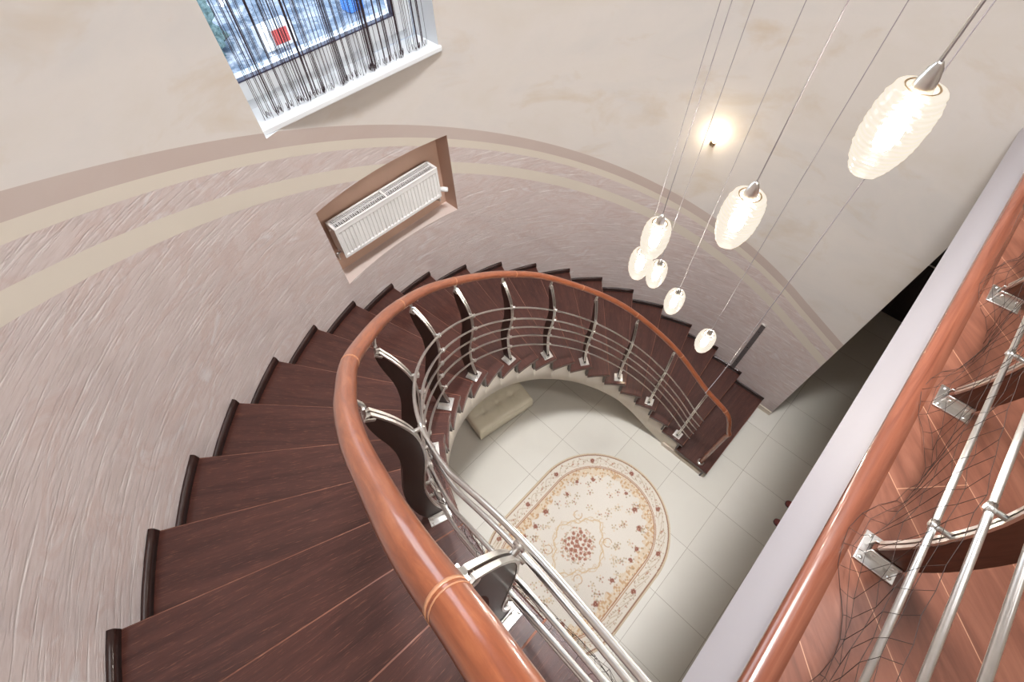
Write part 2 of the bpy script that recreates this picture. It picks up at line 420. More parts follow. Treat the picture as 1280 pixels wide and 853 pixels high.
# ------------------------------------------------------------------ curved wall with window and niche openings
WX0, WX1, WZ0, WZ1 = 0.712, 1.985, 4.06, 7.2      # window opening
NX0, NX1, NZ0, NZ1 = 0.785, 1.95, 2.74, 3.467     # radiator niche
NBACK = 2.81; GLY = 2.88; ROUT = 3.06
ang_of_x = lambda x, r=RW: math.degrees(math.acos((x - CX) / r))
def build_wall():
    ts = sorted(set([round(t, 4) for t in frange(-16.47, 0, 4.2) + frange(0, 180, 2.0) + frange(180, 280, 8)] +
                    [ang_of_x(x) for x in (WX0, WX1, NX0, NX1)]))
    zs = sorted(set([round(z, 3) for z in frange(0, CEIL, 0.4)] + [WZ0, WZ1, NZ0, NZ1]))
    def arc(t):
        return t * R_(1) * RW if 0 <= t <= 180 else (t * CPT if t < 0 else PI * RW + (t - 180) * CPT)
    def hole(x0, x1, z0, z1):
        e = 1e-4
        return (x0 > WX0 - e and x1 < WX1 + e and z0 > WZ0 - e and z1 < WZ1 + e) or (x0 > NX0 - e and x1 < NX1 + e and z0 > NZ0 - e and z1 < NZ1 + e)
    b = MB()
    for t0, t1 in zip(ts, ts[1:]):
        p0, p1 = P(t0, RW), P(t1, RW)
        front = 40 < t0 < 140
        for z0, z1 in zip(zs, zs[1:]):
            if front and hole(p1.x, p0.x, z0, z1): continue
            uv = [(arc(t0), z0 - .05 - pitch(t0)), (arc(t1), z0 - .05 - pitch(t1)), (arc(t1), z1 - .05 - pitch(t1)), (arc(t0), z1 - .05 - pitch(t0))]
            b.face([(p0.x, p0.y, z0), (p1.x, p1.y, z0), (p1.x, p1.y, z1), (p0.x, p0.y, z1)], uv, 0 < t0 < 180)
    # outer shell
    for t0, t1 in zip(ts, ts[1:]):
        p0, p1 = P(t0, ROUT), P(t1, ROUT)
        for z0, z1 in zip(zs, zs[1:]):
            q0, q1 = P(t0, RW), P(t1, RW)
            if 40 < t0 < 140 and q1.x > WX0 - 1e-4 and q0.x < WX1 + 1e-4 and z0 > WZ0 - 1e-4 and z1 < WZ1 + 1e-4: continue
            b.mi = 2
            b.face([(p0.x, p0.y, z0), (p1.x, p1.y, z0), (p1.x, p1.y, z1), (p0.x, p0.y, z1)])
    b.mi = 0
    # end of the wall by the hall
    e0, e1 = P(-16.47, RW), P(-16.47, ROUT)
    b.face([(e0.x, e0.y, 0), (e1.x, e1.y, 0), (e1.x, e1.y, CEIL), (e0.x, e0.y, CEIL)], [(0, 2)] * 4)
    yc = lambda x: CY + math.sqrt(RW * RW - (x - CX) ** 2)
    yo = lambda x: CY + math.sqrt(ROUT * ROUT - ((x - CX) * ROUT / RW) ** 2)
    # window reveals
    b.mi = 1
    xo = lambda x: CX + (x - CX) * ROUT / RW
    for x in (WX0, WX1):
        xg = x - .10 if x == WX0 else x
        b.face([(x, yc(x), WZ0), (xg, GLY, WZ0), (xg, GLY, WZ1), (x, yc(x), WZ1)])
        b.face([(xg, GLY, WZ0), (xo(x), yo(x), WZ0), (xo(x), yo(x), WZ1), (xg, GLY, WZ1)])
    for z in (WZ0, WZ1):
        col = [t for t in ts if WX0 - 1e-4 <= P(t, RW).x <= WX1 + 1e-4 and 40 < t < 140]
        for t0, t1 in zip(col, col[1:]):
            p0, p1 = P(t0, RW), P(t1, RW); o0, o1 = P(t0, ROUT), P(t1, ROUT)
            g0 = p0.x - (.10 if t0 == max(col) else 0); g1 = p1.x - (.10 if t1 == max(col) else 0)
            b.face([(p0.x, p0.y, z), (p1.x, p1.y, z), (g1, GLY, z), (g0, GLY, z)])
            b.face([(g0, GLY, z), (g1, GLY, z), (o1.x, o1.y, z), (o0.x, o0.y, z)])
    # niche reveals and back
    b.mi = 3
    for x in (NX0, NX1):
        b.face([(x, yc(x), NZ0), (x, NBACK, NZ0), (x, NBACK, NZ1), (x, yc(x), NZ1)])
    for z in (NZ0, NZ1):
        col = [t for t in ts if NX0 - 1e-4 <= P(t, RW).x <= NX1 + 1e-4 and 40 < t < 140]
        for t0, t1 in zip(col, col[1:]):
            p0, p1 = P(t0, RW), P(t1, RW)
            b.mi = 4 if z == NZ0 else 3
            b.face([(p0.x, p0.y, z), (p1.x, p1.y, z), (p1.x, NBACK, z), (p0.x, NBACK, z)])
    b.mi = 3
    b.face([(NX0, NBACK, NZ0), (NX1, NBACK, NZ0), (NX1, NBACK, NZ1), (NX0, NBACK, NZ1)])
    o = b.obj('wall_curved', [M['curved_wall'], M['pvc'], M['room_wall'], M['niche'], M['niche_sill']], merge=1e-5, normals=False)
    o.data.set_sharp_from_angle(angle=R_(25))
    tag(o, kind='structure')
build_wall()

# ------------------------------------------------------------------ floor, hall and room shell
def structure(o): return tag(o, kind='structure')
XW0, XW1, YB = CX - RW, 6.62, -4.2
def slab(name, pts, z0, z1, mat):
    b = MB(); b.prism(pts, z0, z1); return structure(b.obj(name, mat))
slab('floor', [(-2.0, YB), (XW1 + .2, YB), (XW1 + .2, -0.3), (4.6, 3.4), (-2.0, 3.4)], -0.15, 0.0, M['tiles'])
slab('ceiling', [(-2.0, YB - .2), (XW1 + .2, YB - .2), (XW1 + .2, 3.4), (-2.0, 3.4)], CEIL, CEIL + 0.15, M['ceiling'])
slab('wall_back', [(-2.0, YB - .2), (XW1 + .2, YB - .2), (XW1 + .2, YB), (-2.0, YB)], -0.15, CEIL, M['room_wall'])
slab('wall_hall', [(XW1, YB), (XW1 + .2, YB), (XW1 + .2, -0.3), (XW1, -0.3)], -0.15, CEIL, M['room_wall'])
slab('wall_right', [(4.47, -0.542), (XW1, -0.542), (XW1, -0.3), (4.47, -0.3)], -0.15, CEIL, M['room_wall'])

# dark door at the end of the hall
b = MB(); b.box((XW1 - .02, -1.25, 1.03), (.04, .9, 2.06), bevel=.004)
for zc, hh in ((1.55, .8), (.55, .8)): b.box((XW1 - .045, -1.25, zc), (.012, .62, hh), bevel=.005)
d = structure(b.obj('door_1', M['dark_door']))
b = MB()
for y in (-1.76, -.74): b.box((XW1 - .03, y, 1.07), (.06, .11, 2.14), bevel=.006)
b.box((XW1 - .03, -1.25, 2.12), (.06, 1.12, .11), bevel=.006)
b.obj('door_frame', M['dark_door'], d)
b = MB(); b.tube([(XW1 - .05, -.88, 1.02), (XW1 - .1, -.88, 1.02), (XW1 - .1, -1.0, 1.02)], .01); b.obj('door_handle', M['steel'], d)

# baseboard between the first step and the wall corner
b = MB(); b.box((CX + RW - .008, -.455, .04), (.016, .178, .08), bevel=.004); structure(b.obj('baseboard_right', M['skirting_beige']))

# ------------------------------------------------------------------ landing
LX0, LX1 = XW0, CX + RW + .35
def land_poly(off, x0=LX0, x1=LX1, back=YB):
    return [(x0, back), (x1, back), (x1, edge_y(x1) + off), (x0, edge_y(x0) + off)]
slab('floor_landing', land_poly(-.058), LZ - .04, LZ, M['parquet'])
slab('floor_landing_slab', [(LX0, YB), (XW1, YB), (XW1, -.542), (LX1, -.542), (LX1, edge_y(LX1) - .018), (LX0, edge_y(LX0) - .018)], 3.85, LZ - .04, M['fascia'])
b = MB()
prof = [(-.058, -.04), (-.012, -.04), (-.003, -.034), (0, -.024), (0, -.014), (-.004, -.005), (-.013, 0), (-.058, 0)]
xs = frange(LX0, LX1, .5)
for a, c in zip(xs, xs[1:]):
    for (o0, z0), (o1, z1) in zip(prof, prof[1:] + prof[:1]):
        b.face([(a, edge_y(a) + o0, LZ + z0), (c, edge_y(c) + o0, LZ + z0), (c, edge_y(c) + o1, LZ + z1), (a, edge_y(a) + o1, LZ + z1)], smooth=True)
structure(b.obj('trim_1', M['nosing'], merge=1e-5))

# ------------------------------------------------------------------ staircase
stairs = empty('staircase', tuple(P(-12, R_IN)))
tag(stairs, 'dark wenge curved staircase winding up along the round plaster wall', 'staircase')
def line_pts(t0, t1, r):
    return [P(t, r) for t in frange(t0, t1, 1.5)]
def tread(k):
    t0, t1 = tau_of(k), tau_of(k + 1)
    over = 1.1                                     # runs back under the next riser
    ro = RW - .004
    A = line_pts(t0, t1 + over, R_IN); B = line_pts(t0, t1 + over, ro)
    z1 = RISE * k; th = .04
    b = MB(); uvl = b.bm.loops.layers.uv.new('UVMap'); b.uvl = uvl
    n, tg = NT(t0)
    poly = [(p.x, p.y) for p in B] + [(p.x, p.y) for p in A[::-1]]
    b.prism(poly, z1 - th, z1)
    bmesh.ops.recalc_face_normals(b.bm, faces=b.bm.faces)
    es = [e for e in b.bm.edges if abs(e.verts[0].co.z - e.verts[1].co.z) < 1e-5 and e.verts[0].co.z > z1 - 1e-4]
    r = bmesh.ops.bevel(b.bm, geom=es, offset=.006, segments=2, affect='EDGES')
    for f in r['faces']:
        f.smooth = True
        if f.calc_center_median().dot(tg) < P(t0, 2.0).dot(tg) + .008: f.material_index = 1
    c = P((t0 + t1) / 2, 2.0); nn, tt = NT((t0 + t1) / 2)
    for f in b.bm.faces:
        for l in f.loops:
            d = l.vert.co - c
            l[uvl].uv = (d.dot(nn), d.dot(tt) + (l.vert.co.z - z1))
    b.obj('tread', [M['tread'], M['tread_edge']], stairs, normals=False)
def riser(k):
    t0 = tau_of(k) + .0; n, tg = NT(t0)
    z0, z1 = RISE * (k - 1), RISE * k - .04
    set_back, thick = .03, .02
    b = MB(); uvl = b.bm.loops.layers.uv.new('UVMap'); b.uvl = uvl
    a, c = P(t0, R_IN + .004), P(t0, RW - .006)
    if k == 24:
        tgv = Vector((0, -1, 0))
    else: tgv = tg
    q = [a + tgv * set_back, c + tgv * set_back, c + tgv * (set_back + thick), a + tgv * (set_back + thick)]
    b.prism([(p.x, p.y) for p in q], max(z0, 0), z1)
    for f in b.bm.faces:
        for l in f.loops:
            d = l.vert.co - a
            l[uvl].uv = (d.dot((c - a).normalized()), l.vert.co.z)
    b.obj('riser', M['riser'], stairs)
def skirt(k):
    t0, t1 = tau_of(k), tau_of(k + 1) + .7
    z = RISE * k - .001
    prof = [(0, 0), (.019, 0), (.019, .034), (.016, .043), (.010, .048), (0, .05)]
    b = MB(); uvl = b.bm.loops.layers.uv.new('UVMap'); b.uvl = uvl
    ts = frange(t0, t1, 1.5); rings = []
    for t in ts:
        rings.append([b.bm.verts.new(P(t, RW - .003 - o, z + h)) for o, h in prof])
    for i in range(len(ts) - 1):
        for j in range(len(prof)):
            q = (j + 1) % len(prof)
            f = b.bm.faces.new((rings[i][j], rings[i + 1][j], rings[i + 1][q], rings[i][q])); f.smooth = True
            for l in f.loops: l[uvl].uv = (l.vert.co.x * 1.3 + l.vert.co.y, l.vert.co.z)
    b.bm.faces.new(rings[0]); b.bm.faces.new(rings[-1][::-1])
    b.obj('skirting', M['riser'], stairs)
for k in range(1, 24):
    tread(k); skirt(k)
for k in range(1, 25): riser(k)
def string_body():
    b = MB()
    DROP = .465
    ro = RW - .01
    cols = []
    for k in range(1, 24):
        t0, t1 = tau_of(k), tau_of(k + 1)
        b0 = t0 + (.75 if k < 24 else 0)           # face just behind the riser
        for t in frange(t0 + 1.0, t1 + 1.0, 1.2): cols.append((t, RISE * k - .041))
    # inner face + soffit + outer side as strips; the top is a stepped deck under the treads
    def bot(t): return max(0.0, pitch(t) - DROP - (.10 * max(0, 1 - abs(t - 15) / 18)))
    for (t0, z0), (t1, z1) in zip(cols, cols[1:]):
        if abs(t1 - t0) < 1e-6:
            p, q = P(t0, R_STR), P(t0, ro)
            b.face([(p.x, p.y, z0), (q.x, q.y, z0), (q.x, q.y, z1), (p.x, p.y, z1)]); continue
        a0, a1, c0, c1 = P(t0, R_STR), P(t1, R_STR), P(t0, ro), P(t1, ro)
        y0, y1 = min(bot(t0), z0), min(bot(t1), z0)
        b.face([(a0.x, a0.y, y0), (a1.x, a1.y, y1), (a1.x, a1.y, z0), (a0.x, a0.y, z0)], smooth=True)
        b.face([(c0.x, c0.y, y0), (c1.x, c1.y, y1), (c1.x, c1.y, z0), (c0.x, c0.y, z0)], smooth=True)
        b.face([(a0.x, a0.y, y0), (a1.x, a1.y, y1), (c1.x, c1.y, y1), (c0.x, c0.y, y0)], smooth=True)
        b.face([(a0.x, a0.y, z0), (a1.x, a1.y, z0), (c1.x, c1.y, z0), (c0.x, c0.y, z0)])
    t, z = cols[0]; p, q = P(t, R_STR), P(t, ro)
    b.face([(p.x, p.y, 0), (q.x, q.y, 0), (q.x, q.y, z), (p.x, p.y, z)])
    b.obj('string', M['string'], stairs, merge=1e-5)
    # low beige plinth along the foot of the string
    b = MB()
    pts = [P(t, R_STR - .012, 0) for t in frange(-12, 4, 2)]
    for a, c in zip(pts, pts[1:]):
        b.box(((a.x + c.x) / 2, (a.y + c.y) / 2, .035), (.022, (c - a).length + .002, .07), Matrix.Rotation(math.atan2(c.y - a.y, c.x - a.x) - PI / 2, 3, 'Z'))
    b.obj('plinth', M['skirting_beige'], stairs)
string_body()

# ------------------------------------------------------------------ stair railing
B_TAU = [.38, 19.3, 36.61, 53.9, 71.58, 89.71, 107.74, 125.48, 144.12, 161.23, 180.6]
RB = 1.375
ROD_A = [-.040, -.040, -.060, -.085, -.085]        # rods, measured towards the void from the plate
ROD_Z = [.240, .380, .525, .665, .800]
rail = empty('stair_railing', tuple(P(-9, RB, RISE)))
tag(rail, 'stair railing with brown wooden handrail, steel rods and wavy dark planks', 'railing', None)

# profile of the wavy plank: centre offset a(z) and half width
PLK = [(.015, 0.0, .033), (.06, .012, .034), (.14, .026, .034), (.26, .032, .034), (.38, .026, .034), (.50, .004, .034), (.62, -.020, .034),
       (.72, -.028, .034), (.80, -.024, .033), (.88, -.008, .029), (.94, .006, .021), (.985, .016, .011)]
def plank_edges():
    cpts = crom([(a, 0, z) for z, a, w in PLK], 3); wpts = crom([(w, 0, z) for z, a, w in PLK], 3)
    L, Rr = [], []
    for i, (c, w) in enumerate(zip(cpts, wpts)):
        d = cpts[min(i + 1, len(cpts) - 1)] - cpts[max(i - 1, 0)]; d.normalize()
        n = Vector((-d.z, 0, d.x))                 # towards the void (-x)
        L.append(c + n * w.x); Rr.append(c - n * w.x)
    return L, Rr
PL_, PR_ = plank_edges()
def edge_at(z):
    for p, q in zip(PL_, PL_[1:]):
        if p.z <= z <= q.z: return p.x + (q.x - p.x) * (z - p.z) / (q.z - p.z)
    return PL_[-1].x
def mesh_of(b, name, mats):
    bmesh.ops.recalc_face_normals(b.bm, faces=b.bm.faces)
    me = bpy.data.meshes.new(name); b.bm.to_mesh(me); b.bm.free()
    for m in (mats if isinstance(mats, (list, tuple)) else [mats]): me.materials.append(m)
    return me
def sweep_plank(L, Rr, th):
    b = MB(); rings = [[b.bm.verts.new((p.x, s, p.z)) for p, s in ((l, -th), (r, -th), (r, th), (l, th))] for l, r in zip(L, Rr)]
    for a, c in zip(rings, rings[1:]):
        for j in range(4):
            q = (j + 1) % 4
            f = b.bm.faces.new((a[j], a[q], c[q], c[j])); f.smooth = False
    b.bm.faces.new(rings[0]); b.bm.faces.new(rings[-1][::-1])
    return b
plank_me = {}
plank_me['stair'] = mesh_of(sweep_plank(PL_, PR_, .010), 'plank', M['plank'])
plank_me['landing'] = mesh_of(sweep_plank(PL_, PR_, .010), 'plank', M['plank_landing'])
def strip_mesh():
    b = MB()
    pts = [p + Vector((-.004, 0, 0)) for p in PL_[2:]]
    top = pts[-1]
    pts += [Vector((top.x + .004, 0, top.z + .010)), Vector((.024, 0, .994)), Vector((.018, 0, 1.006)), Vector((.012, 0, 1.036))]
    for s in (-.007, .007):
        rings = []
        for i, p in enumerate(pts):
            d = (pts[min(i + 1, len(pts) - 1)] - pts[max(i - 1, 0)]).normalized(); n = Vector((-d.z, 0, d.x))
            rings.append([b.bm.verts.new(p + n * o + Vector((0, s + y, 0))) for o, y in ((.003, -.0045), (.003, .0045), (-.003, .0045), (-.003, -.0045))])
        for a, c in zip(rings, rings[1:]):
            for j in range(4):
                q = (j + 1) % 4
                b.bm.faces.new((a[j], a[q], c[q], c[j])).smooth = False
        b.bm.faces.new(rings[0]); b.bm.faces.new(rings[-1][::-1])
    b.box((top.x + .012, 0, top.z - .008), (.028, .026, .012), Matrix.Rotation(R_(-35), 3, 'Y'), .002)
    return mesh_of(b, 'strip', M['chrome'])
STRIP = strip_mesh()
def plate_mesh():
    b = MB()
    b.box((-.004, 0, .003), (.092, .088, .006), bevel=.0015)
    for s in (-1, 1): b.box((0, s * .0145, .020), (.070, .006, .034), bevel=.0015)
    for x in (-.038, .030):
        for y in (-.033, .033): b.lathe([(0, .0095), (.003, .009), (.0052, .0075), (.0055, .004)], 12, (x, y, 0))
    for s in (-1, 1):
        for x in (-.022, .022): b.lathe([(0, .0262), (.003, .0258), (.004, .024), (.004, .018)], 10, (x, s * .0175, 0))
    return mesh_of(b, 'base_plate', M['chrome'])
PLATE = plate_mesh()
def bracket_mesh(i):
    b = MB(); z = ROD_Z[i]; e = edge_at(z); a = ROD_A[i]
    b.tube([(e + .004, 0, z), (a, 0, z), (a - .009, 0, z)], .0065, 12)
    b.tube([(a, -.011, z), (a, .011, z)], .0085, 12)
    return mesh_of(b, 'rod_bracket', M['chrome'])
BRK = [bracket_mesh(i) for i in range(5)]
def baluster(loc, ang, parent, kind):
    pl = bpy.data.objects.new('baluster', plank_me[kind]); COL.objects.link(pl)
    pl.parent = parent; pl.matrix_parent_inverse = Matrix.Translation(-Vector(parent.location))
    pl.location = loc; pl.rotation_euler = (0, 0, ang)
    for nm, me in [('base_plate', PLATE), ('steel_strip', STRIP)] + [('rod_bracket', m) for m in BRK]:
        c = bpy.data.objects.new(nm, me); COL.objects.link(c); c.parent = pl
    return pl
STAIR_B = []
for t in B_TAU:
    k = int(math.floor(k_of(t) + 1e-6))
    STAIR_B.append((t, RISE * k, baluster(P(t, RB, RISE * k), R_(min(max(t, 0), 180)), rail, 'stair')))

# rods of the stair
def stair_rod(i):
    pts = []
    for t in frange(-2.9, 180.6, 2.4):
        pts.append(P(t, RB + ROD_A[i], pitch(t) + ROD_Z[i] - .067))
    end = Vector((.03, -.465, LZ + ROD_Z[i] - .005))
    last = pts[-1]
    pts = pts[:-4] + crom([pts[-5], last, last.lerp(end, .5), end], 6)[1:]
    b = MB(); b.tube(pts, .0062, 10); return b.obj('rod', M['steel'], rail)
for i in range(5): stair_rod(i)

# handrail path (centre line)
HR_T = [-12.2, -6, 2, 21, 44, 70, 90, 114, 133, 151, 161, 168, 174, 179, 182, 184.5, 187]
HR_R = [1.372, 1.362, 1.352, 1.362, 1.382, 1.368, 1.352, 1.340, 1.355, 1.390, 1.402, 1.405, 1.405, 1.409, 1.412, 1.418, 1.418]
HR_Z = [1.04] * 11 + [1.038, 1.032, 1.028, 1.022, 1.016, 1.01]
hr = [P(t, r, pitch(t) + zz) for t, r, zz in zip(HR_T, HR_R, HR_Z)]
newel_top = hr[0]
nx, ny = 2.748, -.243
start = [Vector((nx, ny, RISE + .02)), Vector((nx, ny, .5)), Vector((nx, ny, .85)), Vector((nx + .002, ny - .004, .99)), Vector((nx + .003, ny - .012, 1.06))]
full = crom(start[:3], 6)[:-1] + crom(start[2:] + [Vector((nx + .004, ny + .012, 1.105))] + hr[1:] +
       [Vector((-.028, -.25, LZ + .99)), Vector((-.022, -.40, LZ + 1.045)), Vector((.02, -.475, LZ + 1.06)), Vector((.10, -.49, LZ + 1.065)), Vector((.2, -.49, LZ + 1.065))], 8)
b = MB(); b.tube(full, .0232, 20, uvlen=1); b.obj('handrail', M['rail'], rail)
path_t = np.array([math.degrees(math.atan2(p.y - CY, p.x - CX)) % 360 for p in full])
def ring_at(tau):
    best = None
    for i in range(12, len(full) - 1):
        p, q = full[i], full[i + 1]
        def tt(v):
            if v.y >= CY: return math.degrees(math.atan2(v.y - CY, v.x - CX))
            return (v.y - CY) / CPT if v.x > CX else 180 + (CY - v.y) / CPT
        a, c = tt(p), tt(q)
        if a <= tau <= c:
            f = (tau - a) / (c - a); return p.lerp(q, f), (q - p).normalized()
for tau in (-5.2, 16.5, 38, 60.5, 86.5, 111, 132.5, 154.2, 181.3):
    r = ring_at(tau)
    if not r: continue
    c, d = r; b = MB()
    b.tube([c - d * .0022, c + d * .0022], .0237, 24)
    b.tube([c + d * .0060, c + d * .0078], .0236, 24)
    b.obj('joint_ring', M['rail_joint'], rail)
def stem(bal, a, z):
    b = MB(); b.tube([(.012, 0, 1.026), (.012, 0, 1.040), (.6 * a + .005, 0, .5 * (1.040 + z)), (a, 0, z - .012)], .0062, 12)
    b.tube([(a, -.012, z - .019), (a, .012, z - .019)], .0095, 12)
    c = b.obj('rail_stem', M['chrome']); c.parent = bal
for t, zb, bal in STAIR_B:
    hit = ring_at(t); n, tg = NT(t)
    if hit:
        d = hit[0] - P(t, RB, zb); stem(bal, d.dot(n), d.z)
b = MB(); b.lathe([(.027, .022), (.036, .020), (.040, .012), (.040, .001), (.027, .001)], 28, (nx, ny, RISE)); b.obj('newel_collar', M['chrome'], rail)
b = MB(); b.lathe([(.02, .0), (.03, .0), (.03, .03), (.02, .03)], 16, (0.0, -.40, LZ + 1.0)); b.bm.free()

# ------------------------------------------------------------------ landing railing
lrail = empty('landing_railing', (.2, edge_y(.2) - .125, LZ))
tag(lrail, 'landing railing with walnut planks and steel rods above the white slab edge', 'railing')
for x in (.185, .740, 1.300, 1.820, 2.36, 2.90, 3.44):
    stem(baluster(Vector((x, edge_y(x) - .122, LZ)), R_(-90 + .9), lrail, 'landing'), -.004, 1.107)
for i in range(5):
    y = lambda x: edge_y(x) - .122 - ROD_A[i]
    b = MB(); b.tube([(x, y(x), LZ + ROD_Z[i]) for x in (.03, 1.0, 2.0, 3.0, 3.9)], .0068, 12)
    b.obj('rod', M['steel'], lrail)
b = MB(); b.tube([(x, edge_y(x) - .118, LZ + 1.107) for x in (.24, 1.0, 2.0, 3.0, 3.95)], .0255, 20, uvlen=1); b.obj('handrail', M['rail'], lrail)

# ------------------------------------------------------------------ safety nets
def net(fn, nu, nv, r, jit):
    """fn(u,v) -> point; strands along u and v"""
    g = [[fn(i / nu, j / nv) + Vector([random.uniform(-jit, jit) for _ in range(3)]) for j in range(nv + 1)] for i in range(nu + 1)]
    b = MB()
    for i in range(nu + 1): b.tube(g[i], r, 4)
    for j in range(nv + 1): b.tube([g[i][j] for i in range(nu + 1)], r, 4)
    return b
def land_net(u, v):
    x = .30 + u * 3.5
    ph = PI * (x - .74) / .28
    a = float(np.interp(v, [0, .35, .6, 1], [.042, .030, .052, .066])); z = float(np.interp(v, [0, .35, .6, 1], [.004, .070, .232, .40]))
    a += (.030 * math.cos(ph) + .016 * math.sin(11 * x)) * max(0, 1 - v * 1.6)
    z -= .035 * (1 - math.cos(ph)) * .5 * v
    return Vector((x + .012 * math.sin(9 * v + 3 * x), edge_y(x) - .122 + a, LZ + max(z, .004)))
o = net(land_net, 70, 6, .0006, .006).obj('safety_net', M['net'])
tag(o, 'thin black safety net sagging along the landing railing over the parquet', 'net')
def stair_net(u, v):
    t = 150 + u * 42
    z = pitch(min(t, 192.5)) + .03 + .40 * v
    p = P(t, RB - .045 - .022 * math.sin(PI * v) + .010 * math.sin(u * 21), z)
    return p
o = net(stair_net, 40, 7, .0006, .006).obj('safety_net', M['net'])
tag(o, 'thin black safety net tied to the rods of the upper stair railing', 'net')

# ------------------------------------------------------------------ window, sill, string curtain
win = empty('window_1', (CX, GLY, WZ0)); tag(win, kind='structure')
def bar(b, x0, x1, y0, y1, z0, z1, bev=.006): b.box(((x0 + x1) / 2, (y0 + y1) / 2, (z0 + z1) / 2), (x1 - x0, y1 - y0, z1 - z0), bevel=bev)
FZ0 = WZ0 + .03
b = MB()
FX0, FX1 = WX0 - .09, WX1 - .004
bar(b, FX0, FX1, GLY, GLY + .07, FZ0, FZ0 + .075); bar(b, FX0, FX1, GLY, GLY + .07, WZ1 - .075, WZ1)
bar(b, FX0, FX0 + .06, GLY, GLY + .07, FZ0 + .074, WZ1 - .074); bar(b, FX1 - .065, FX1, GLY, GLY + .07, FZ0 + .074, WZ1 - .074)
b.obj('window_frame', M['pvc'], win)
SX0, SX1, SZ0, SZ1 = FX0 + .04, FX1 - .05, FZ0 + .06, WZ1 - .05
b = MB()
bar(b, SX0, SX1, GLY - .018, GLY + .06, SZ0, SZ0 + .10, .004); bar(b, SX0, SX1, GLY - .018, GLY + .06, SZ1 - .1, SZ1, .004)
bar(b, SX0, SX0 + .08, GLY - .018, GLY + .06, SZ0 + .099, SZ1 - .099, .004); bar(b, SX1 - .095, SX1, GLY - .018, GLY + .06, SZ0 + .099, SZ1 - .099, .004)
b.obj('window_sash', M['pvc'], win)
gx0, gx1, gz0, gz1 = SX0 + .08, SX1 - .095, SZ0 + .10, SZ1 - .1
b = MB()
bar(b, gx0, gx1, GLY - .02, GLY + .02, gz0, gz0 + .008, .001); bar(b, gx0, gx1, GLY - .02, GLY + .02, gz1 - .008, gz1, .001)
bar(b, gx0, gx0 + .008, GLY - .02, GLY + .02, gz0 + .008, gz1 - .008, .001); bar(b, gx1 - .008, gx1, GLY - .02, GLY + .02, gz0 + .008, gz1 - .008, .001)
b.obj('glazing_gasket', M['gasket'], win)
b = MB(); b.box(((gx0 + gx1) / 2, GLY + .02, (gz0 + gz1) / 2), (gx1 - gx0, .006, gz1 - gz0)); b.obj('glass_pane', M['glass'], win)
b = MB()
b.box(((.664 + 2.0) / 2, 2.76, 4.077), (2.0 - .664, .25, .034), Matrix.Rotation(R_(-1.0), 3, 'Z'), .006)
b.obj('window_sill', M['pvc'], win)
b = MB(); b.box((CX - .03, 3.02, WZ0 + .13), (1.24, .12, .03), bevel=.004); b.obj('outer_sill', M['pvc'], win)

b = MB()
x = .775
while x < 1.93:
    cl = random.choice([1, 1, 2, 3, 4, 5])
    for _ in range(cl):
        xx = x + random.uniform(0, .012) ; yy = 2.70 - .02 * (xx - .7) + random.uniform(-.008, .012)
        zb = 4.098 + random.uniform(.0, .016)
        wob = random.uniform(-.007, .007); wob2 = random.uniform(-.004, .004)
        zt = 7.12
        pts = [Vector((xx + wob2 * .3, yy, zt)), Vector((xx + wob2, yy, 5.6)), Vector((xx + wob * .6, yy, 4.7)), Vector((xx + wob, yy, 4.3)), Vector((xx + wob * 1.2, yy + .002, zb + .03))]
        if random.random() < .55:
            s = random.choice((-1, 1)) * random.uniform(.006, .016)
            pts += [Vector((xx + wob + s * .6, yy + .004, zb + .004)), Vector((xx + wob + s, yy + .006, zb + .012)), Vector((xx + wob + s * 1.1, yy + .004, zb + .035))]
        else: pts += [Vector((xx + wob * 1.2, yy + .003, zb))]
        b.tube(pts, random.choice((.0014, .0017, .0022)), 4)
    x += random.choice((.008, .012, .018, .026, .034))
b.tube([(.74, 2.70, 7.13), (1.96, 2.68, 7.13)], .012, 10)
o = b.obj('string_curtain', M['thread'])
tag(o, 'dark plum string curtain hanging in loose strands before the window', 'curtain', None, 'stuff')

# ------------------------------------------------------------------ radiator
rad = empty('radiator', (1.335, 2.74, 2.96))
tag(rad, 'white panel radiator with slotted top set in the brown wall niche', 'radiator')
RX0, RX1, RZ0, RZ1, RY0, RY1 = .857, 1.815, 2.965, 3.247, 2.662, 2.782
b = MB()
nx_ = 29; wdt = (RX1 - RX0 - .03) / nx_
def rad_panel(y, s):
    # pressed panel: flat rims with a row of vertical channels
    xs = [RX0]; ys = [0.0]
    for i in range(nx_):
        x0 = RX0 + .015 + i * wdt
        xs += [x0 + wdt * .08, x0 + wdt * .22, x0 + wdt * .78, x0 + wdt * .92]; ys += [0, .006, .006, 0]
    xs.append(RX1); ys.append(0.0)
    rows = [(RZ0, 0), (RZ0 + .022, 0), (RZ0 + .032, 1), (RZ1 - .05, 1), (RZ1 - .04, 0), (RZ1 - .004, 0)]
    V = [[b.bm.verts.new((xx, y + s * (yy * a), z)) for xx, yy in zip(xs, ys)] for z, a in rows]
    for r0, r1 in zip(V, V[1:]):
        for i in range(len(xs) - 1): b.bm.faces.new((r0[i], r0[i + 1], r1[i + 1], r1[i])).smooth = False
rad_panel(RY0, 1); rad_panel(RY1 - .012, -1)
b.box(((RX0 + RX1) / 2, RY0 + .008, (RZ0 + RZ1) / 2), (RX1 - RX0, .002, RZ1 - RZ0 - .006))
b.obj('panel', M['white_paint'], rad)
b = MB()
for x in (RX0 + .001, RX1 - .001):
    b.box((x, (RY0 + RY1) / 2, (RZ0 + RZ1) / 2 + .02), (.003, RY1 - RY0 - .004, RZ1 - RZ0 - .05), bevel=.001)
b.obj('side_cover', M['white_paint'], rad)
b = MB()
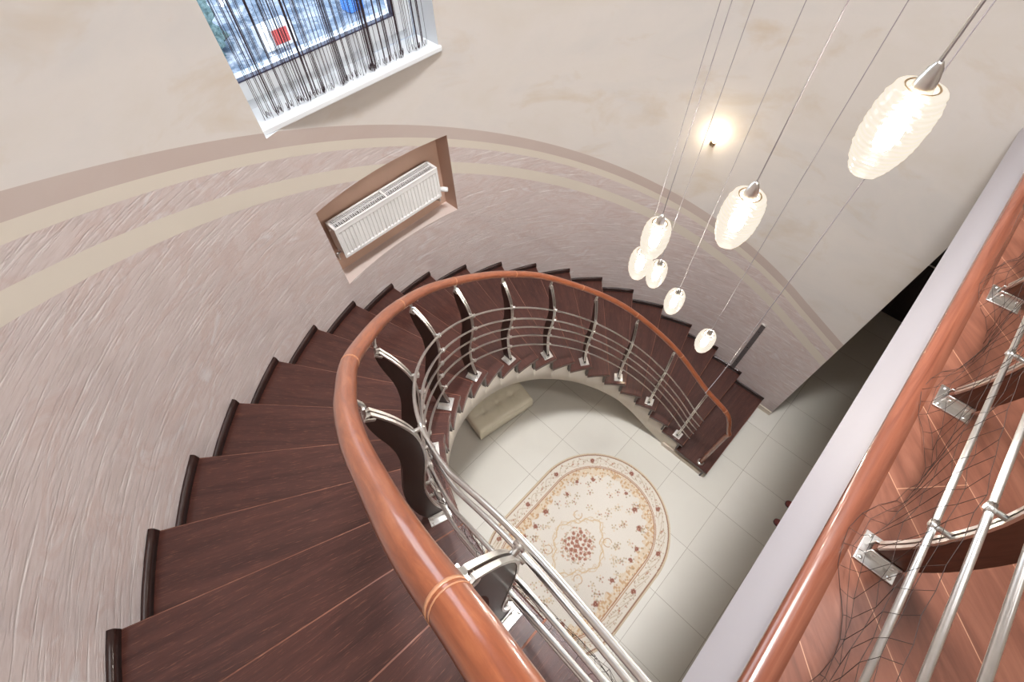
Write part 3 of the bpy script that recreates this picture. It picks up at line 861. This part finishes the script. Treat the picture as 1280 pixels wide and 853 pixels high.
b.box(((RX0 + RX1) / 2, RY0 + .005, RZ1), (RX1 - RX0, .016, .008), bevel=.002); b.box(((RX0 + RX1) / 2, RY1 - .008, RZ1), (RX1 - RX0, .016, .008), bevel=.002)
for x in (RX0 + .01, (RX0 + RX1) / 2, RX1 - .01): b.box((x, (RY0 + RY1) / 2, RZ1), (.02, RY1 - RY0 - .01, .008), bevel=.001)
n = 74
for i in range(n):
    x = RX0 + .025 + (RX1 - RX0 - .05) * i / (n - 1)
    b.box((x, (RY0 + RY1) / 2, RZ1), (.0042, RY1 - RY0 - .02, .005))
b.box(((RX0 + RX1) / 2, (RY0 + RY1) / 2, RZ1), (RX1 - RX0 - .02, .006, .006))
g_ = b.obj('top_grille', M['white_paint'], rad)
b = MB()
for i in range(45):
    x = RX0 + .02 + (RX1 - RX0 - .04) * i / 44
    b.box((x, (RY0 + RY1) / 2, (RZ0 + RZ1) / 2 - .01), (.004, RY1 - RY0 - .05, RZ1 - RZ0 - .05))
b.obj('convector_fins', M['black'], rad)
b = MB()
b.tube([(RX1, 2.735, 2.985), (RX1 + .035, 2.735, 2.985)], .011, 12)
b.tube([(RX1 + .026, 2.735, 2.985), (RX1 + .026, 2.735, 2.86), (RX1 + .026, NBACK, 2.84)], .008, 12)
v = b.obj('valve', M['chrome'], rad)
b = MB(); b.tube([(RX1 + .028, 2.735, 2.985), (RX1 + .034, 2.722, 2.985), (RX1 + .052, 2.700, 2.985), (RX1 + .074, 2.672, 2.985), (RX1 + .078, 2.668, 2.985)], [.012, .019, .022, .02, .013], 18); b.obj('thermostat_head', M['white_paint'], v)
b = MB()
b.tube([(RX0, 2.73, 2.985), (RX0 - .028, 2.73, 2.985), (RX0 - .028, 2.73, 2.93), (RX0 - .028, NBACK, 2.92)], .0075, 12)
b.tube([(RX0 - .018, 2.73, 2.985), (RX0 - .040, 2.73, 2.985)], .012, 12)
b.obj('return_valve', M['chrome'], rad)
b = MB(); b.tube([(RX0, 2.73, 3.21), (RX0 - .014, 2.73, 3.21)], .009, 12); b.obj('air_vent', M['chrome'], rad)
b = MB()
for x in (RX0 + .15, RX1 - .15): b.box((x, (RY1 + NBACK) / 2 - .002, (RZ0 + RZ1) / 2), (.03, NBACK - RY1 + .012, .2))
b.obj('wall_bracket', M['white_paint'], rad)

# ------------------------------------------------------------------ pendant lamps
PEND = [(1.100, .066, 5.045, 'large ribbed glass pendant lamp at the upper right, nearest of the spiral'),
        (1.155, .262, 4.660, 'pendant lamp in front of the cream stripe, second largest of the spiral'),
        (1.372, .570, 4.215, 'pendant lamp partly covering two others, topmost of the cluster of three'),
        (1.570, .686, 3.820, 'pendant lamp half hidden behind another, leftmost of the cluster of three'),
        (1.840, .690, 3.510, 'pendant lamp lowest in the cluster of three, above the dark steps'),
        (1.888, .546, 3.335, 'pendant lamp hanging alone between the cluster of three and the lowest lamp'),
        (1.952, .288, 3.100, 'lowest pendant lamp of the spiral, over the outer ends of the dark steps')]
def shade_profile():
    out = [(0.030, .098), (.036, .102)]
    N = 46
    for i in range(N + 1):
        f = i / N
        z = .098 - f * .196
        u = 2 * f - .80
        r = .0615 * (1 - (abs(u) ** 2.8 * .40 if u < 0 else (u / 1.2) ** 2.4 * .46))
        out.append((r + .0011 * math.sin(f * 2 * PI * 12), z))
    out += [(.026, -.100), (0, -.098)]
    return out
def wob(i, k): return .0008 * math.sin(k * 5 * 2 * PI / 40 + i * .9) + .0005 * math.sin(k * 11 * 2 * PI / 40 + i * 2.1)
sb = MB(); sb.lathe(shade_profile(), 40, wob=wob); SHADE = mesh_of(sb, 'shade', M['shade'])
sb = MB(); sb.lathe([(0, .150), (.006, .150), (.008, .146), (.013, .138), (.019, .118), (.022, .098), (.022, .084), (0, .084)], 24); CAP = mesh_of(sb, 'lamp_cap', M['chrome'])
sb = MB(); sb.lathe([(.031, .1005), (.0335, .1025), (.036, .1005), (.0335, .0985), (.031, .1005)], 28); RING = mesh_of(sb, 'rim_ring', M['brass'])
sb = MB(); sb.lathe([(0, .075), (.011, .07), (.013, .05), (.021, .02), (.023, -.005), (.019, -.03), (.009, -.043), (0, -.045)], 16); BULB = mesh_of(sb, 'bulb', M['bulb'])
for i, (x, y, z, lab) in enumerate(PEND):
    r = empty('pendant_lamp', (x, y, z)); tag(r, lab, 'lamp', 'pendant lamps in a spiral')
    for nm, me in (('glass_shade', SHADE), ('lamp_cap', CAP), ('rim_ring', RING), ('bulb', BULB)):
        c = bpy.data.objects.new(nm, me); COL.objects.link(c); c.parent = r; c.scale = (.88, .88, .88)
    L = CEIL - .02 - z
    b = MB(); b.tube([(0, 0, .130), (0, 0, L * .5), (0, 0, L)], .0017, 6)
    c = b.obj('cord', M['cord']); c.parent = r
    if i == 0:
        b = MB(); b.tube([(.006, .004, .128), (.007, .004, L)], .0013, 6); c = b.obj('suspension_wire', M['steel']); c.parent = r
b = MB()
b.tube([(1.748, .086, CEIL - .02), (1.748, .086, 4.5), (1.748, .086, 3.34), (1.743, .087, 3.24), (1.727, .089, 3.15), (1.700, .092, 3.07), (1.690, .093, 3.045)], .0020, 6)
b.tube([(1.690, .093, 3.047), (1.687, .0935, 3.037)], .0034, 8)
o = b.obj('bare_cord', M['cord']); tag(o, 'bare pendant cord without lamp, its bent end by the lower handrail', 'cord')
b = MB(); b.lathe([(0, 0), (.6, 0), (.61, -.006), (.61, -.02), (.6, -.026), (0, -.026)], 64, (1.5, .3, CEIL))
o = b.obj('ceiling_canopy', M['chrome']); tag(o, 'round chrome ceiling plate from which the pendant cords hang', 'ceiling plate')

# ------------------------------------------------------------------ wall lamp
wl_n, wl_t = NT(27.2)
w0 = P(27.2, RW, 3.15)
lamp = empty('wall_lamp', tuple(w0)); tag(lamp, 'small lit wall lamp glowing on the cream plaster beyond the pendants', 'lamp')
def wpt(a, z, s=0): return w0 - wl_n * a + wl_t * s + Vector((0, 0, z))
b = MB(); b.tube([wpt(-.002, 0), wpt(.016, 0)], .024, 20); b.obj('wall_plate', M['brass'], lamp)
b = MB(); b.tube(crom([wpt(.012, 0), wpt(.05, -.005), wpt(.066, .012), wpt(.066, .03)], 6), .006, 10); b.tube([wpt(.066, .026), wpt(.066, .046)], .012, 14); b.obj('arm', M['brass'], lamp)
b = MB(); b.lathe([(.008, 0), (.016, .01), (.024, .03), (.026, .048), (.020, .066), (.008, .076), (0, .078)], 20, wpt(.066, .044)); b.obj('bulb', M['halogen'], lamp)

# ------------------------------------------------------------------ metal strip on the wall by the lowest steps
st = empty('wall_light_strip', (CX + RW - .012, .14, .36)); tag(st, 'tall dark grey strip fixed upright on the wall above the second step', 'wall strip')
b = MB(); b.box((CX + RW - .009, .14, .842), (.016, .05, .965), bevel=.002); b.obj('channel', M['strip'], st)
b = MB(); b.box((CX + RW - .011, .14, 1.328), (.022, .056, .012), bevel=.002); b.obj('end_cap', M['chrome'], st)
b = MB()
for z in (.55, .88, 1.2): b.tube([(CX + RW - .016, .14, z), (CX + RW - .020, .14, z)], .007, 12)
b.obj('screw', M['black'], st)

# ------------------------------------------------------------------ ottoman
def ottoman():
    u = Vector((2.02 - 1.19, 1.70 - 1.85, 0)).normalized(); v = Vector((-u.y, u.x, 0))
    Lx, Wy, H = .80, .40, .25
    org = Vector((1.195, 1.852, 0))
    ang = math.atan2(u.y, u.x)
    r = empty('ottoman', tuple(org + u * Lx / 2 + v * Wy / 2), ang)
    tag(r, 'cream leather tufted ottoman on the tiles under the curve of the stair', 'ottoman')
    nx_, ny_ = 60, 30
    tuft = [(-.2, 0), (.0, 0), (.2, 0)]
    b = MB(); g = []
    def edge_round(p, half, rad):
        d = half - abs(p); return 0 if d > rad else rad - math.sqrt(max(0, rad * rad - (rad - d) ** 2))
    for i in range(nx_ + 1):
        row = []
        for j in range(ny_ + 1):
            x = -Lx / 2 + Lx * i / nx_; y = -Wy / 2 + Wy * j / ny_
            z = H - edge_round(x, Lx / 2, .035) - edge_round(y, Wy / 2, .035) + .018 * (1 - (2 * x / Lx) ** 2) * (1 - (2 * y / Wy) ** 2)
            for tx, ty in tuft:
                dd = math.hypot(x - tx, y - ty); z -= .026 * math.exp(-(dd / .03) ** 2) + .012 * math.exp(-(dd / .085) ** 2)
                a = math.atan2(y - ty, x - tx); z += .0035 * math.cos(8 * a) * math.exp(-((dd - .06) / .05) ** 2)
            z -= .010 * math.exp(-(y / .010) ** 2) * (abs(x) < .34)
            z = max(z, .15)
            row.append(b.bm.verts.new((x, y, z)))
        g.append(row)
    for i in range(nx_):
        for j in range(ny_):
            b.bm.faces.new((g[i][j], g[i + 1][j], g[i + 1][j + 1], g[i][j + 1])).smooth = True
    rim = [g[i][0] for i in range(nx_)] + [g[nx_][j] for j in range(ny_)] + [g[i][ny_] for i in range(nx_, 0, -1)] + [g[0][j] for j in range(ny_, 0, -1)]
    lev = [(rim, None)]
    prev = rim
    for z, sc in ((.17, 1.004), (.08, 1.004), (.02, 1.0)):
        cur = [b.bm.verts.new((vv.co.x * sc, vv.co.y * sc, z)) for vv in rim]
        for i in range(len(rim)):
            k = (i + 1) % len(rim)
            b.bm.faces.new((prev[i], cur[i], cur[k], prev[k])).smooth = True
        prev = cur
    b.bm.faces.new(prev)
    c = b.obj('cushion', M['leather']); c.parent = r
    b = MB(); b.tube([Vector((x, y, .185)) for x, y in [(vv[0], vv[1]) for vv in
        [(-Lx / 2 * 1.004, -Wy / 2 * 1.004), (Lx / 2 * 1.004, -Wy / 2 * 1.004), (Lx / 2 * 1.004, Wy / 2 * 1.004), (-Lx / 2 * 1.004, Wy / 2 * 1.004)]]], .003, 6, closed=True)
    c = b.obj('piping', M['leather']); c.parent = r
    b = MB()
    for tx, ty in tuft: b.lathe([(0, .006), (.007, .004), (.010, 0)], 12, (tx, ty, H - .022))
    c = b.obj('button', M['leather']); c.parent = r
    b = MB()
    for sx in (-1, 1):
        for sy in (-1, 1): b.tube([(sx * (Lx / 2 - .05), sy * (Wy / 2 - .05), 0), (sx * (Lx / 2 - .05), sy * (Wy / 2 - .05), .022)], .018, 12)
    c = b.obj('foot', M['black']); c.parent = r
ottoman()

# ------------------------------------------------------------------ rug
def rug():
    cx, cy, hs, rr = 1.09, .200, .36, .80
    step = .005
    us = np.arange(-(hs + rr), hs + rr + 1e-6, step); vs = np.arange(-rr, rr + 1e-6, step)
    U, V = np.meshgrid(us, vs, indexing='ij')
    DU = np.maximum(np.abs(U) - hs, 0)
    D = rr - np.hypot(DU, V)                       # distance inwards from the edge
    C = lambda r, g, b: np.array(srgb(r, g, b)[:3])
    cream, ivory, brown, tan = C(214, 206, 194), C(212, 205, 195), C(150, 118, 98), C(208, 186, 156)
    rose, rosed, leaf, olive = C(146, 92, 78), C(106, 66, 58), C(150, 132, 104), C(170, 150, 116)
    img = np.empty(U.shape + (3,)); img[:] = ivory
    def paint(mask, col, a=1.0):
        m = (np.clip(mask, 0, 1) * a)[..., None]; img[:] = img * (1 - m) + col * m
    band = lambda d0, d1: ((D >= d0) & (D < d1)).astype(float)
    # perimeter coordinate for scalloped edges and borders
    def edge_pt(s, d):
        """point at perimeter position s (metres, on offset d)"""
        r = rr - d; seg = [2 * hs, PI * r, 2 * hs, PI * r]; s = s % sum(seg)
        if s < seg[0]: return (-hs + s, r, 0.0)
        s -= seg[0]
        if s < seg[1]: a = PI / 2 - s / r; return (hs + r * math.cos(a), r * math.sin(a), a - PI / 2)
        s -= seg[1]
        if s < seg[2]: return (hs - s, -r, PI)
        s -= seg[2]; a = -PI / 2 - s / r; return (-hs + r * math.cos(a), r * math.sin(a), a - PI / 2)
    def plen(d): return 4 * hs + 2 * PI * (rr - d)
    ANG = np.arctan2(V, np.sign(U) * DU + 1e-9 * U + U * .6)
    # tan inner band with leafy scalloped inner edge
    wav = .018 * np.sin(ANG * 46) + .012 * np.sin(ANG * 17 + 1) + .01 * rng.random(U.shape)
    tanm = ((D >= .175) & (D < .275 + wav)).astype(float)
    paint(tanm, tan, .72)
    n1 = rng.random((U.shape[0] // 4 + 1, U.shape[1] // 4 + 1)); n1 = np.kron(n1, np.ones((4, 4)))[:U.shape[0], :U.shape[1]]
    paint(tanm * (n1 > .72), C(188, 150, 112), .8); paint(tanm * (n1 < .12), ivory, .5)
    paint(band(0, .020), C(204, 188, 162)); paint(band(.020, .034), brown); paint(band(.034, .166), cream)
    paint(band(.160, .170), C(176, 140, 112)); paint(band(.176, .186), C(160, 116, 90))
    def disc(x, y, r, col, a=1.0):
        i0, i1 = np.searchsorted(us, [x - r - .01, x + r + .01]); j0, j1 = np.searchsorted(vs, [y - r - .01, y + r + .01])
        if i1 <= i0 or j1 <= j0: return
        d = np.hypot(U[i0:i1, j0:j1] - x, V[i0:i1, j0:j1] - y)
        m = (np.clip((r - d) / .004 + .5, 0, 1) * a)[..., None]
        img[i0:i1, j0:j1] = img[i0:i1, j0:j1] * (1 - m) + np.array(col) * m
    def curve(pts, r, col, a=1.0):
        for (x0, y0), (x1, y1) in zip(pts, pts[1:]):
            n = max(1, int(math.hypot(x1 - x0, y1 - y0) / .004))
            for q in range(n): disc(x0 + (x1 - x0) * q / n, y0 + (y1 - y0) * q / n, r, col, a)
    def flower(x, y, r, col=rose, dk=rosed):
        for q in range(6):
            a = q * PI / 3 + random.random(); disc(x + r * .62 * math.cos(a), y + r * .62 * math.sin(a), r * .5, col, .85)
        disc(x, y, r * .5, dk, .9); disc(x, y, r * .2, C(220, 170, 140), .8)
    def sprig(x, y, s, col=leaf, fl=None):
        a0 = random.random() * 6.28
        for q in range(5):
            a = a0 + q * 1.256 + random.uniform(-.3, .3); l = s * random.uniform(.6, 1.2)
            curve([(x, y), (x + l * .6 * math.cos(a), y + l * .6 * math.sin(a))], .0036, col, .65)
            disc(x + l * math.cos(a), y + l * math.sin(a), .0085, random.choice((col, olive, tan, C(176, 132, 112))), .85)
        disc(x, y, .009, fl if fl is not None else random.choice((leaf, tan, rose)), .8)
    # border vine and roses
    Lp = plen(.1); n = 24; pts = []
    for q in range(481):
        s = Lp * q / 480; x, y, a = edge_pt(s, .1 + .036 * math.sin(2 * PI * n * q / 480)); pts.append((x, y))
    curve(pts, .0030, C(176, 152, 124), .8)
    pts = []
    for q in range(481):
        s = Lp * q / 480; x, y, a = edge_pt(s * plen(.1) / Lp, .1 - .03 * math.sin(2 * PI * n * q / 480 + .9)); pts.append((x, y))
    curve(pts, .0022, C(186, 168, 140), .7)
    for q in range(n):
        x, y, a = edge_pt(Lp * (q + .25) / n, .098)
        if q % 2: flower(x, y, .026)
        else:
            for dx in (-.02, .02): disc(x + dx, y + random.uniform(-.02, .02), .010, C(178, 150, 120), .8)
            disc(x, y, .011, C(170, 120, 98), .9)
        for _ in range(14):
            x2, y2, a = edge_pt(Lp * (q + random.random()) / n, random.uniform(.05, .15)); disc(x2, y2, .0065, random.choice((leaf, olive, C(166, 118, 96))), .8)
    # tan band dots
    for q in range(120):
        x, y, a = edge_pt(plen(.22) * random.random(), random.uniform(.195, .27)); disc(x, y, .008, random.choice((C(170, 118, 88), C(228, 210, 180), leaf)), .75)
    # garland of roses inside the band
    Lg = plen(.33); m = 24
    for q in range(m):
        x, y, a = edge_pt(Lg * (q + random.uniform(-.22, .22)) / m, .325 + random.uniform(-.03, .035))
        sprig(x, y, .042); sprig(*edge_pt(Lg * (q + random.random()) / m, random.uniform(.30, .40))[:2], .034)
        if q % 4 != 3: flower(x, y, random.choice((.023, .019, .028)))
    # scattered sprigs in the field
    for q in range(900):
        x, y = random.uniform(-.8, .8), random.uniform(-.45, .45)
        d = rr - math.hypot(max(abs(x) - hs, 0), y)
        if d < .40 or math.hypot(x * .82, y) < .33: continue
        if q % 9: continue
        sprig(x, y, .034, C(178, 162, 136))
    for q in range(46):                            # leafy scrolls around the cartouche
        a = 2 * PI * q / 46 + random.uniform(-.05, .05); r = .285 + .030 * math.cos(4 * a) + random.uniform(-.03, .03)
        x, y = r * 1.12 * math.cos(a), r * .88 * math.sin(a)
        curve([(x + .022 * math.cos(t + a), y + .016 * math.sin(t + a)) for t in np.linspace(0, 3.6, 8)], .0034, C(196, 170, 134), .7)
    # cartouche and bouquet
    for ph, w in ((0, .0055), (.10, .0038)):
        pts = []
        for q in range(241):
            a = 2 * PI * q / 240; r = .285 + .030 * math.cos(4 * a) + .016 * math.cos(12 * a + ph * 20) + ph * .12
            pts.append((r * 1.12 * math.cos(a), r * .88 * math.sin(a)))
        curve(pts, w, C(198, 172, 136), .8)
    for q in range(4):
        a = PI / 4 + q * PI / 2; cxq, cyq = .36 * math.cos(a), .30 * math.sin(a)
        curve([(cxq + .045 * math.cos(t), cyq + .045 * math.sin(t)) for t in np.linspace(0, 5.2, 20) + a], .0038, C(176, 140, 104), .85)
        for _ in range(5): disc(cxq + random.uniform(-.05, .05), cyq + random.uniform(-.05, .05), .010, tan, .8)
    for q in range(300):
        a, r = random.random() * 6.28, .195 * math.sqrt(random.random()); disc(r * math.cos(a) * 1.05, r * math.sin(a), random.uniform(.005, .010), random.choice((leaf, C(176, 150, 118), C(190, 140, 118))), .75)
    for q in range(30):
        a, r = q * 2.4, .155 * math.sqrt(q / 30); flower(r * math.cos(a), r * math.sin(a), random.uniform(.013, .022), C(160, 106, 90), C(122, 76, 66))
    img += (rng.random(U.shape) - .5)[..., None] * .03
    img = np.clip(img, 0, 1)
    keep = D > .0025
    idx = -np.ones(U.shape, int); idx[keep] = np.arange(keep.sum())
    co = np.stack([U[keep] + cx, V[keep] + cy, np.full(keep.sum(), .010)], -1)
    # snap the outermost ring to the true outline
    Dk = D[keep]; near = Dk < .0075
    du = np.sign(U[keep]) * np.maximum(np.abs(U[keep]) - hs, 0); ln = np.hypot(du, V[keep]) + 1e-9
    sc = np.where(near, rr / ln, 1.0)
    co[:, 0] = cx + np.clip(U[keep], -hs, hs) + du * sc; co[:, 1] = cy + V[keep] * sc
    co[near, 2] = .001
    q = idx[:-1, :-1], idx[1:, :-1], idx[1:, 1:], idx[:-1, 1:]
    F = np.stack(q, -1).reshape(-1, 4); F = F[(F >= 0).all(1)]
    me = bpy.data.meshes.new('rug'); me.from_pydata(co.tolist(), [], F.tolist())
    at = me.color_attributes.new('weave', 'FLOAT_COLOR', 'POINT')
    at.data.foreach_set('color', np.concatenate([img[keep], np.ones((keep.sum(), 1))], 1).astype(np.float32).ravel())
    me.materials.append(M['rug']); me.polygons.foreach_set('use_smooth', [True] * len(me.polygons))
    o = bpy.data.objects.new('rug', me); COL.objects.link(o)
    tag(o, 'cream oval rug with brown floral border and rose medallion on the tiles', 'rug')
rug()

# ------------------------------------------------------------------ slippers peeping out below the landing
def slipper(x, y, rz, lab):
    r = empty('slipper', (x, y, 0), rz); tag(r, lab, 'slipper', None)
    b = MB()
    secs = [(-.13, .026), (-.10, .033), (-.04, .030), (.03, .038), (.08, .042), (.115, .034), (.132, .016)]
    pts = crom([(0, yy, w) for yy, w in secs], 4)
    ring = [(p.z, p.y) for p in pts] + [(-p.z, p.y) for p in pts[::-1]]
    b.prism([(a, c) for a, c in ring], .001, .018, True); c = b.obj('sole', M['shoe']); c.parent = r
    def vamp(y0, y1, nm, mat, h0, h1):
        b = MB(); rows = []
        ys = frange(y0, y1, .012)
        for yy in ys:
            w = np.interp(yy, [s[0] for s in secs], [s[1] for s in secs]); f = (yy - y0) / (y1 - y0); hh = h0 + (h1 - h0) * f
            rows.append([b.bm.verts.new((w * 1.03 * math.cos(a), yy, .015 + hh * math.sin(a))) for a in frange(0, PI, PI / 12)])
        for p, q in zip(rows, rows[1:]):
            for i in range(len(p) - 1): b.bm.faces.new((p[i], p[i + 1], q[i + 1], q[i])).smooth = True
        c = b.obj(nm, mat); c.parent = r
        c.modifiers.new('thick', 'SOLIDIFY').thickness = .004
    vamp(-.02, .078, 'upper', M['shoe'], .055, .042); vamp(.078, .131, 'toe_cap', M['shoe_toe'], .042, .010)
slipper(3.115, -1.335, R_(6), 'dark slipper with reddish toe under the white slab edge, upper right of the pair')
slipper(2.825, -1.335, R_(-4), 'dark slipper with reddish toe under the white slab edge, lower left of the pair')

# ------------------------------------------------------------------ outside the window
slab('ground', [(-25, 3.3), (40, 3.3), (40, 60), (-25, 60)], -.6, -.5, M['yard'])
def shrub(x, y, s, lab):
    b = MB(); bmesh.ops.create_icosphere(b.bm, subdivisions=4, radius=1)
    for v in b.bm.verts:
        n = v.co.normalized(); d = 1 + .25 * math.sin(7 * n.x + 3 * n.z) * math.sin(6 * n.y) + random.uniform(-.22, .22)
        v.co = Vector((n.x * s * d, n.y * s * d, n.z * s * .8 * d))
    for f in b.bm.faces: f.smooth = False
    o = b.obj('shrub', M['shrub']); o.location = (x, y, -.5 + s * .6); tag(o, lab, 'shrub')
shrub(3.3, 15.0, .9, 'blue green shrub in the yard seen through the left edge of the window')
b = MB(); b.box((0, 0, .25), (.9, .5, .5), bevel=.03); yb = b.obj('storage_box', M['white_paint']); yb.location = (5.2, 13.9, -.5)
tag(yb, 'small white box with red front standing in the yard outside the window', 'box')
b = MB(); b.box((.05, -.262, .27), (.42, .02, .34), bevel=.008); c = b.obj('front_panel', M['red_paint']); c.parent = yb
c = MB(); c.box((0, 0, .25), (.5, .45, .5), bevel=.04); bb = c.obj('yard_bin', M['blue_paint']); bb.location = (7.75, 14.1, -.5)
tag(bb, 'blue bin in the yard near the top of the window view', 'bin')
c = MB(); c.box((0, 0, .53), (.54, .49, .06), bevel=.02); c = c.obj('lid', M['blue_paint']); c.parent = bb

# ------------------------------------------------------------------ lights
def area(name, loc, rot, size, power, col=(1, 1, 1), shape='RECTANGLE', sy=None):
    d = bpy.data.lights.new(name, 'AREA'); d.energy = power; d.color = col; d.shape = shape; d.size = size
    if sy: d.size_y = sy
    o = bpy.data.objects.new(name, d); COL.objects.link(o); o.location = loc; o.rotation_euler = rot; return o
def point(name, loc, power, r, col):
    d = bpy.data.lights.new(name, 'POINT'); d.energy = power; d.shadow_soft_size = r; d.color = col
    o = bpy.data.objects.new(name, d); COL.objects.link(o); o.location = loc; return o
# added ceiling fill lights: round diffuser in a white rim, area light just below
for i, (x, y, s, lab) in enumerate([(.65, -.05, .5, 'added round fill light over the upper flight'), (2.35, .25, .5, 'added round fill light over the lower flight'),
                                    (0.2, -2.2, .6, 'added round fill light over the near end of the landing'), (2.6, -2.0, .6, 'added round fill light over the far end of the landing')]):
    r = empty('added_ceiling_fill', (x, y, CEIL)); tag(r, lab, 'added fill light', 'added fill lights')
    b = MB(); b.lathe([(s, 0), (s + .02, -.01), (s + .02, -.06), (s, -.065), (s - .01, -.05), (s - .01, 0)], 48); c = b.obj('rim', M['white_paint']); c.parent = r
    b = MB(); b.lathe([(0, -.055), (s - .02, -.05), (s - .012, -.04), (0, -.04)], 48); c = b.obj('diffuser', M['diffuser']); c.parent = r
    a = area('ceiling_fill_area', (x, y, CEIL - .08), (0, 0, 0), s * 1.9, (5 if y < -1 else 10 if x < 1 else 60), (.985, .99, 1.0), 'DISK')
k_ = area('added_floor_fill', (1.45, .42, CEIL - .04), (0, 0, 0), .9, 150, (.99, .99, 1.0), 'DISK'); k_.data.spread = R_(75)  # extra spot added to brighten the floor and lower walls
lp = wpt(.066, .084); point('wall_lamp_glow', tuple(lp), 20, .03, (1, .80, .52))
# unseen fill lights added under the landing, turned towards the stairwell
for x, lab in ((1.0, 'added fill light under the landing, nearer the upper flight'), (2.3, 'added fill light under the landing, nearer the lower steps')):
    r = empty('added_soffit_fill', (x, -.85, 3.85)); tag(r, lab, 'added fill light', 'added fill lights under the landing')
    b = MB(); b.lathe([(.045, .0), (.06, .0), (.06, -.006), (.045, -.006), (.045, .0)], 28); c = b.obj('rim', M['chrome']); c.parent = r
    b = MB(); b.lathe([(0, -.002), (.044, -.002), (.044, -.004), (0, -.004)], 24); c = b.obj('diffuser', M['diffuser']); c.parent = r
    a = area('soffit_fill_area', (x, -.85, 3.83), (R_(38), 0, 0), .12, 13, (1, .97, .92), 'DISK'); a.data.spread = R_(110)
# daylight through the stair window
area('window_daylight', (CX - .04, GLY + .12, 5.7), (R_(-90), 0, 0), 1.0, 70, (.86, .93, 1.0), sy=2.8)

W = bpy.data.worlds.new('sky'); S.world = W; W.use_nodes = True
nt = W.node_tree; bg = nt.nodes['Background']
sky = nt.nodes.new('ShaderNodeTexSky'); sky.sky_type = 'NISHITA'; sky.sun_disc = False; sky.sun_elevation = R_(35); sky.sun_rotation = R_(200)
mx = nt.nodes.new('ShaderNodeMix'); mx.data_type = 'RGBA'; mx.inputs[0].default_value = .0
mx.inputs[0].default_value = .6; mx.inputs[7].default_value = (.80, .90, 1.0, 1)
nt.links.new(sky.outputs[0], mx.inputs[6]); nt.links.new(mx.outputs[2], bg.inputs[0]); bg.inputs[1].default_value = 1.7

# ------------------------------------------------------------------ camera
cam = bpy.data.cameras.new('camera'); co = bpy.data.objects.new('camera', cam); COL.objects.link(co)
H = 5.6045142
a0, a1, a2 = 7.05105662, -0.57445285, -0.03569218
def Rx(a): return np.array([[1, 0, 0], [0, math.cos(a), -math.sin(a)], [0, math.sin(a), math.cos(a)]])
def Rz(a): return np.array([[math.cos(a), -math.sin(a), 0], [math.sin(a), math.cos(a), 0], [0, 0, 1]])
W2C = Rz(a2) @ Rx(a1) @ np.diag([1, -1, -1]) @ Rz(a0)          # camera x right, y down, z forward
rot = W2C.T @ np.diag([1, -1, -1])
co.matrix_world = Matrix.Translation((0, 0, H)) @ Matrix(rot.tolist()).to_4x4()
cam.sensor_width = 36; cam.sensor_fit = 'HORIZONTAL'; cam.lens = 588.844 / 1280 * 36
cam.clip_start = .02
S.camera = co
S.view_settings.view_transform = 'Standard'; S.view_settings.look = 'None'
S.view_settings.gamma = 1.0; S.view_settings.use_curve_mapping = False
S.view_settings.exposure = -0.50
